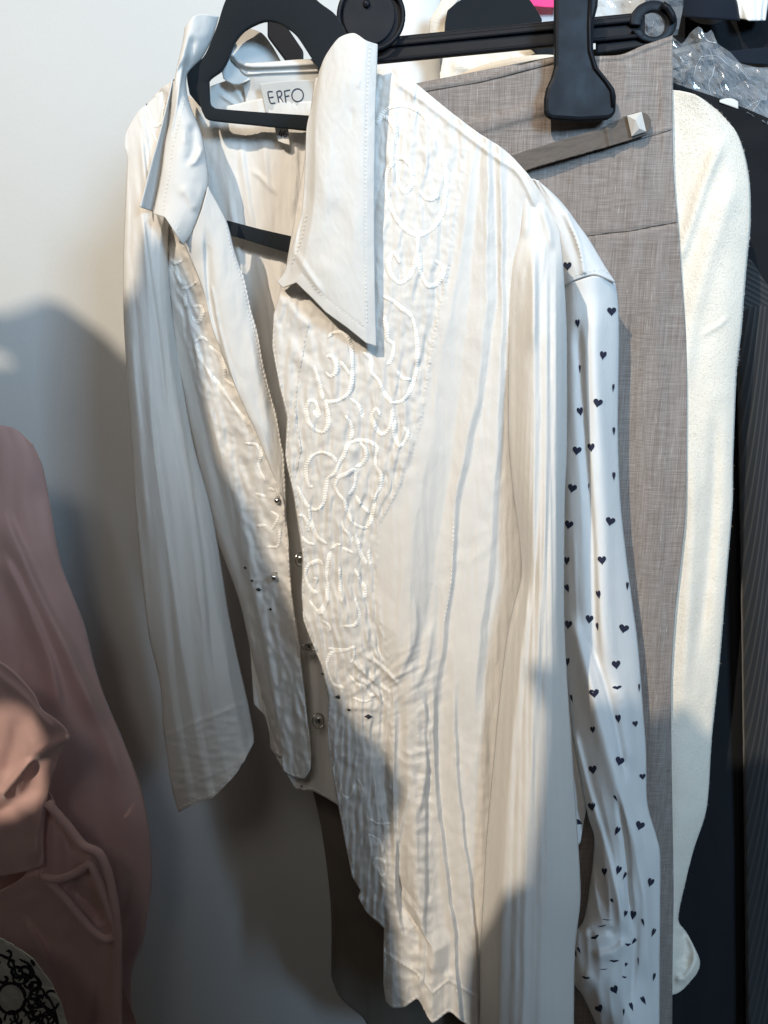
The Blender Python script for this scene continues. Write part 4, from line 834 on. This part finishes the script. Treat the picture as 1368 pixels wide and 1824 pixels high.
# ================================================================== dark garment low behind the blouse
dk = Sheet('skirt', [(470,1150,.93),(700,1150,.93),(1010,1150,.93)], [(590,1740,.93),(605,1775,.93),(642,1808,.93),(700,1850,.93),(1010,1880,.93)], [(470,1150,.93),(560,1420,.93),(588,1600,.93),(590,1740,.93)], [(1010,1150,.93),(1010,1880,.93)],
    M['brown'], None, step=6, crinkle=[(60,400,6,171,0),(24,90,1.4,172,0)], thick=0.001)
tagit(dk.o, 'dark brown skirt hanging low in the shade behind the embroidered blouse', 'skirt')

# ================================================================== pink garment left
pk = thing('dress', 'dusty pink jersey dress draped in soft folds at the lower left with a fabric loop', 'dress', P(60, 1200, .80).tolist())
pkb = Sheet('skirt', [(-120,740,.93),(0,757,.93),(30,766,.93),(58,790,.93)], [(-120,1900,.90),(100,1900,.89),(240,1900,.90)],
    [(-120,740,.93),(-120,1300,.90),(-120,1900,.90)], [(58,790,.93),(76,830,.93),(90,900,.93),(100,960,.925),(111,1010,.92),(130,1060,.92),(150,1110,.92),(170,1190,.92),(190,1250,.915),(220,1320,.91),(250,1400,.905),(265,1470,.90),(271,1550,.90),(268,1600,.90),(255,1680,.90),(236,1740,.90),(240,1900,.90)],
    M['pink'], pk, step=4, bulge=0.02, thick=0.0015, crinkle=[(120,500,8,181,0),(40,160,1.5,182,0)],
    folds=[([(0,900),(60,1040),(130,1180),(190,1300)],26,10,13,0.15),([(0,980),(40,1060),(90,1180),(110,1280)],18,8,10,0.15),([(100,1100),(150,1220),(200,1330),(225,1420)],16,10,6,0.2),([(60,830),(80,960),(120,1080)],18,16,-5),([(190,1700),(225,1640),(245,1560)],8,8,3),([(230,1500),(205,1620),(190,1760)],10,8,3)])
pk1 = Sheet('cowl', [(-120,1140,.80),(0,1181,.78),(54,1230,.77),(72,1262,.765),(95,1280,.76),(111,1294,.76),(126,1312,.76)], [(-120,1570,.80),(0,1560,.79),(50,1551,.785),(77,1540,.785)],
    [(-120,1140,.80),(-120,1570,.80)], [(126,1312,.76),(108,1343,.77),(98,1370,.775),(90,1388,.78),(84,1425,.785),(78,1480,.785),(77,1540,.785)], M['pink'], pk, step=3, thick=0.002,
    folds=[([(-20,1190),(30,1230),(70,1275),(100,1300)],10,8,4,0.1),([(0,1420),(40,1370),(90,1330),(126,1312)],9,7,9,0.05),([(5,1400),(30,1320),(45,1260)],14,18,-6),([(70,1340),(55,1400),(10,1440),(-20,1460)],14,20,-11,0.1),([(60,1560),(66,1480),(80,1400)],8,9,7)],
    crinkle=[(60,60,3,183,0)])
pk2 = Sheet('drape', [(84,1400,.80),(100,1440,.795),(140,1488,.79),(160,1515,.79)], [(-120,1900,.82),(60,1900,.80),(150,1900,.79),(213,1900,.79)],
    [(84,1400,.80),(50,1551,.80),(-60,1640,.82),(-120,1900,.82)], [(160,1515,.79),(192,1580,.79),(209,1640,.787),(211,1700,.787),(212,1768,.787),(213,1900,.79)], M['pink'], pk, step=3.4, thick=0.002,
    folds=[([(50,1551),(90,1585),(130,1620),(170,1668),(200,1672)],10,10,5,0.08),([(120,1570),(160,1610),(190,1645)],14,14,-10),([(120,1640),(160,1740),(175,1850)],24,20,-9),([(60,1660),(110,1760),(140,1880)],20,18,6),([(205,1690),(206,1850)],5,5,4,0.05),([(30,1620),(80,1700),(110,1820)],10,6,6),([(150,1690),(165,1760),(150,1860)],14,8,5),([(90,1430),(120,1480),(150,1530)],12,8,-5)], crinkle=[(60,120,3,184,0)])
tube('fabric_loop', [P(x, y, z) for x, y, z in spline([(72,1560,.782),(100,1566,.776),(128,1558,.772),(150,1545,.77),(160,1538,.768),(176,1570,.768),(192,1615,.768),(206,1648,.77),(203,1668,.77),(186,1672,.77),(160,1652,.772),(125,1610,.775),(95,1578,.78),(78,1560,.784)], 60)], 0.0042, M['pink'], pk, 12)
tube('fabric_loop', [P(x, y, z) for x, y, z in spline([(84,1430,.782),(120,1470,.78),(148,1506,.775),(176,1519,.77),(193,1556,.768),(204,1610,.768),(209,1655,.77),(210,1720,.775),(210,1800,.778),(211,1900,.78)], 60)], 0.0045, M['pink'], pk, 12)
Sheet('skirt_panel', [(205,1740,.86),(215,1745,.86)], [(180,1900,.86),(275,1900,.86)], [(205,1740,.86),(180,1900,.86)], [(215,1745,.86),(244,1824,.86),(275,1900,.86)], M['pink'], pk, step=4)

# ================================================================== lace garment bottom left
lc = thing('lace_top', 'ivory top overlaid with black corded lace in the bottom left corner', 'lace top', P(40, 1760, .62).tolist())
lcs = Sheet('lining', [(-100,1640,.67),(0,1672,.66),(30,1688,.655),(59,1709,.65)], [(-100,1900,.66),(0,1900,.65),(140,1900,.65)], [(-100,1640,.67),(-100,1900,.66)], [(59,1709,.65),(82,1740,.65),(97,1762,.65),(112,1800,.65),(140,1900,.65)], M['lace_base'], lc, step=3, thick=0.001, crinkle=[(30,30,2.0,191,0),(12,12,1.0,192,0)])
for pts, r in (([(59,1706),(84,1738),(100,1762),(116,1802),(134,1850)],4.0), ([(88,1768),(100,1790),(108,1824)],2.5)):
    ribbon_on('lace_edge', lcs, [(x-4, y+4) for x, y in pts], r, M['black'], lc, stitch=6)
ribbon_on('lace_cord', lcs, [(20+25*math.cos(a), 1778+27*math.sin(a)) for a in np.linspace(0,6.3,20)], 3.2, M['black'], lc, stitch=6, hgt=0.0014)
ribbon_on('lace_cord', lcs, [(60,1735),(72,1752),(66,1772),(78,1790),(96,1806),(104,1830)], 2.8, M['black'], lc, stitch=6)
ribbon_on('lace_cord', lcs, [(0,1700),(22,1712),(30,1735),(52,1742),(60,1735),(52,1718),(34,1708)], 2.6, M['black'], lc, stitch=6)
ribbon_on('lace_cord', lcs, [(48,1790),(60,1806),(54,1824)], 2.8, M['black'], lc, stitch=6)
rs = random.Random(5)
for k in range(64):
    cx = rs.uniform(-10, 92); cy = rs.uniform(1690, 1830); 
    if cy < 1672 + max(0, cx)*1.0 + 12: continue
    if math.hypot(cx-20, cy-1778) < 34: continue
    r0 = rs.uniform(9, 20); a0 = rs.uniform(0, 6.28); tt = rs.uniform(3.5, 7.0); sgn = rs.choice((-1, 1))
    pts = [(cx + r0*(1-i/16)*math.cos(a0+sgn*tt*i/12), cy + r0*(1-i/16)*math.sin(a0+sgn*tt*i/12)) for i in range(13)]
    ribbon_on('lace_cord', lcs, pts, rs.uniform(1.8, 2.9), M['black'], lc, stitch=5, hgt=0.0012)

# ================================================================== added unseen blockers behind the viewer that shade the rack
def caster(name, pts, Yc, label, cat):
    L = np.array(SUN_POS); out = []
    for (x, y, d) in pts:
        p = P(x, y, d); t = (Yc - L[1]) / (p[1] - L[1]); out.append(L + (p - L) * t)
    n = len(out); f = [q for q in out]; b = [q + np.array([0, -0.03, 0]) for q in out]
    vs = f + b; fs = [tuple(range(n)), tuple(range(2*n-1, n-1, -1))] + [(i, n+i, n+(i+1) % n, (i+1) % n) for i in range(n)]
    o = put(name, vs, fs, M['navy'], None, False); tagit(o, label, cat); return o
caster('coat', [(-900,1500,.80),(0,1450,.78),(60,1425,.775),(66,1365,.775),(78,1302,.77),(62,1238,.775),(0,1205,.78),(-900,1150,.80),(-900,800,1.12),(-300,660,1.12),(0,650,1.12),(24,649,1.12),(12,618,1.12),(0,597,1.12),(-300,500,1.12),(-300,440,1.12),(0,560,1.12),(40,548,1.12),(75,533,1.12),(110,540,1.12),(150,570,1.12),(190,600,1.12),(222,635,1.12),
    (222,530,.785),(252,518,.785),(262,440,.785),(285,425,.785),(300,440,.785),(310,520,.785),(322,640,.79),(345,745,.80),(380,810,.80),(425,870,.79),(440,930,.79),(485,1010,.78),(523,1090,.775),(572,1195,.725),(600,1230,.72),(640,1290,.72),(680,1330,.715),(694,1360,.715),(680,1385,.715),(662,1430,.715),(645,1470,.715),(662,1540,.715),(682,1650,.715),(700,1760,.71),(740,2000,.71),(700,2700,.71),(-900,2700,1.12)],
    -0.35, 'added unseen blocker, outline shaped to shade the lower left', 'coat')  # added blocker, outline projected back from the wanted left shadow edge
caster('coat', [(825,1760,.70),(838,1700,.70),(855,1670,.70),(880,1640,.68),(905,1600,.675),(935,1583,.67),(955,1575,.67),(972,1500,.68),(985,1400,.68),(998,1300,.69),(1010,1262,.77),(1100,1255,.77),(1150,1262,.80),(1195,1268,.84),(1215,1290,.91),(1240,1286,.91),(1268,1330,.915),(1500,1360,.95),(1700,2600,.95),(900,2600,.70)],
    -0.35, 'added unseen blocker, outline shaped to shade the lower right', 'coat')  # second added blocker, cut to the shadow edge on sleeve, hearts and trousers

def coat(name, x0, x1, z0, z1, Y, label):  # coat-shaped panel for blocking light from out of view
    xs = [x0, x0+.02, x0+.12, (x0+x1)/2-.06, (x0+x1)/2+.06, x1-.12, x1-.02, x1]; n = 40; out = []
    top = [z1-.16, z1-.06, z1-.03, z1, z1, z1-.03, z1-.06, z1-.16]
    t = np.linspace(0, 1, n); X = np.interp(t, np.linspace(0,1,8), xs); Z = np.interp(t, np.linspace(0,1,8), top)
    y = Y + 0.03*np.sin(t*21) + 0.012*np.sin(t*53)
    vs = [(X[i], y[i], Z[i]) for i in range(n)] + [(X[i], y[i]*1.0 + 0.01*math.sin(i), z0) for i in range(n)]
    o = put(name, vs, grid_faces(n, 2), M['navy'], None, True, thick=0.02); return tagit(o, label, 'coat')
coat('coat', -0.30, 0.61, 0.25, 2.03, -0.47, 'wide unseen panel added to keep daylight off the lower wall')  # added out of view to stop skylight reaching the lower left
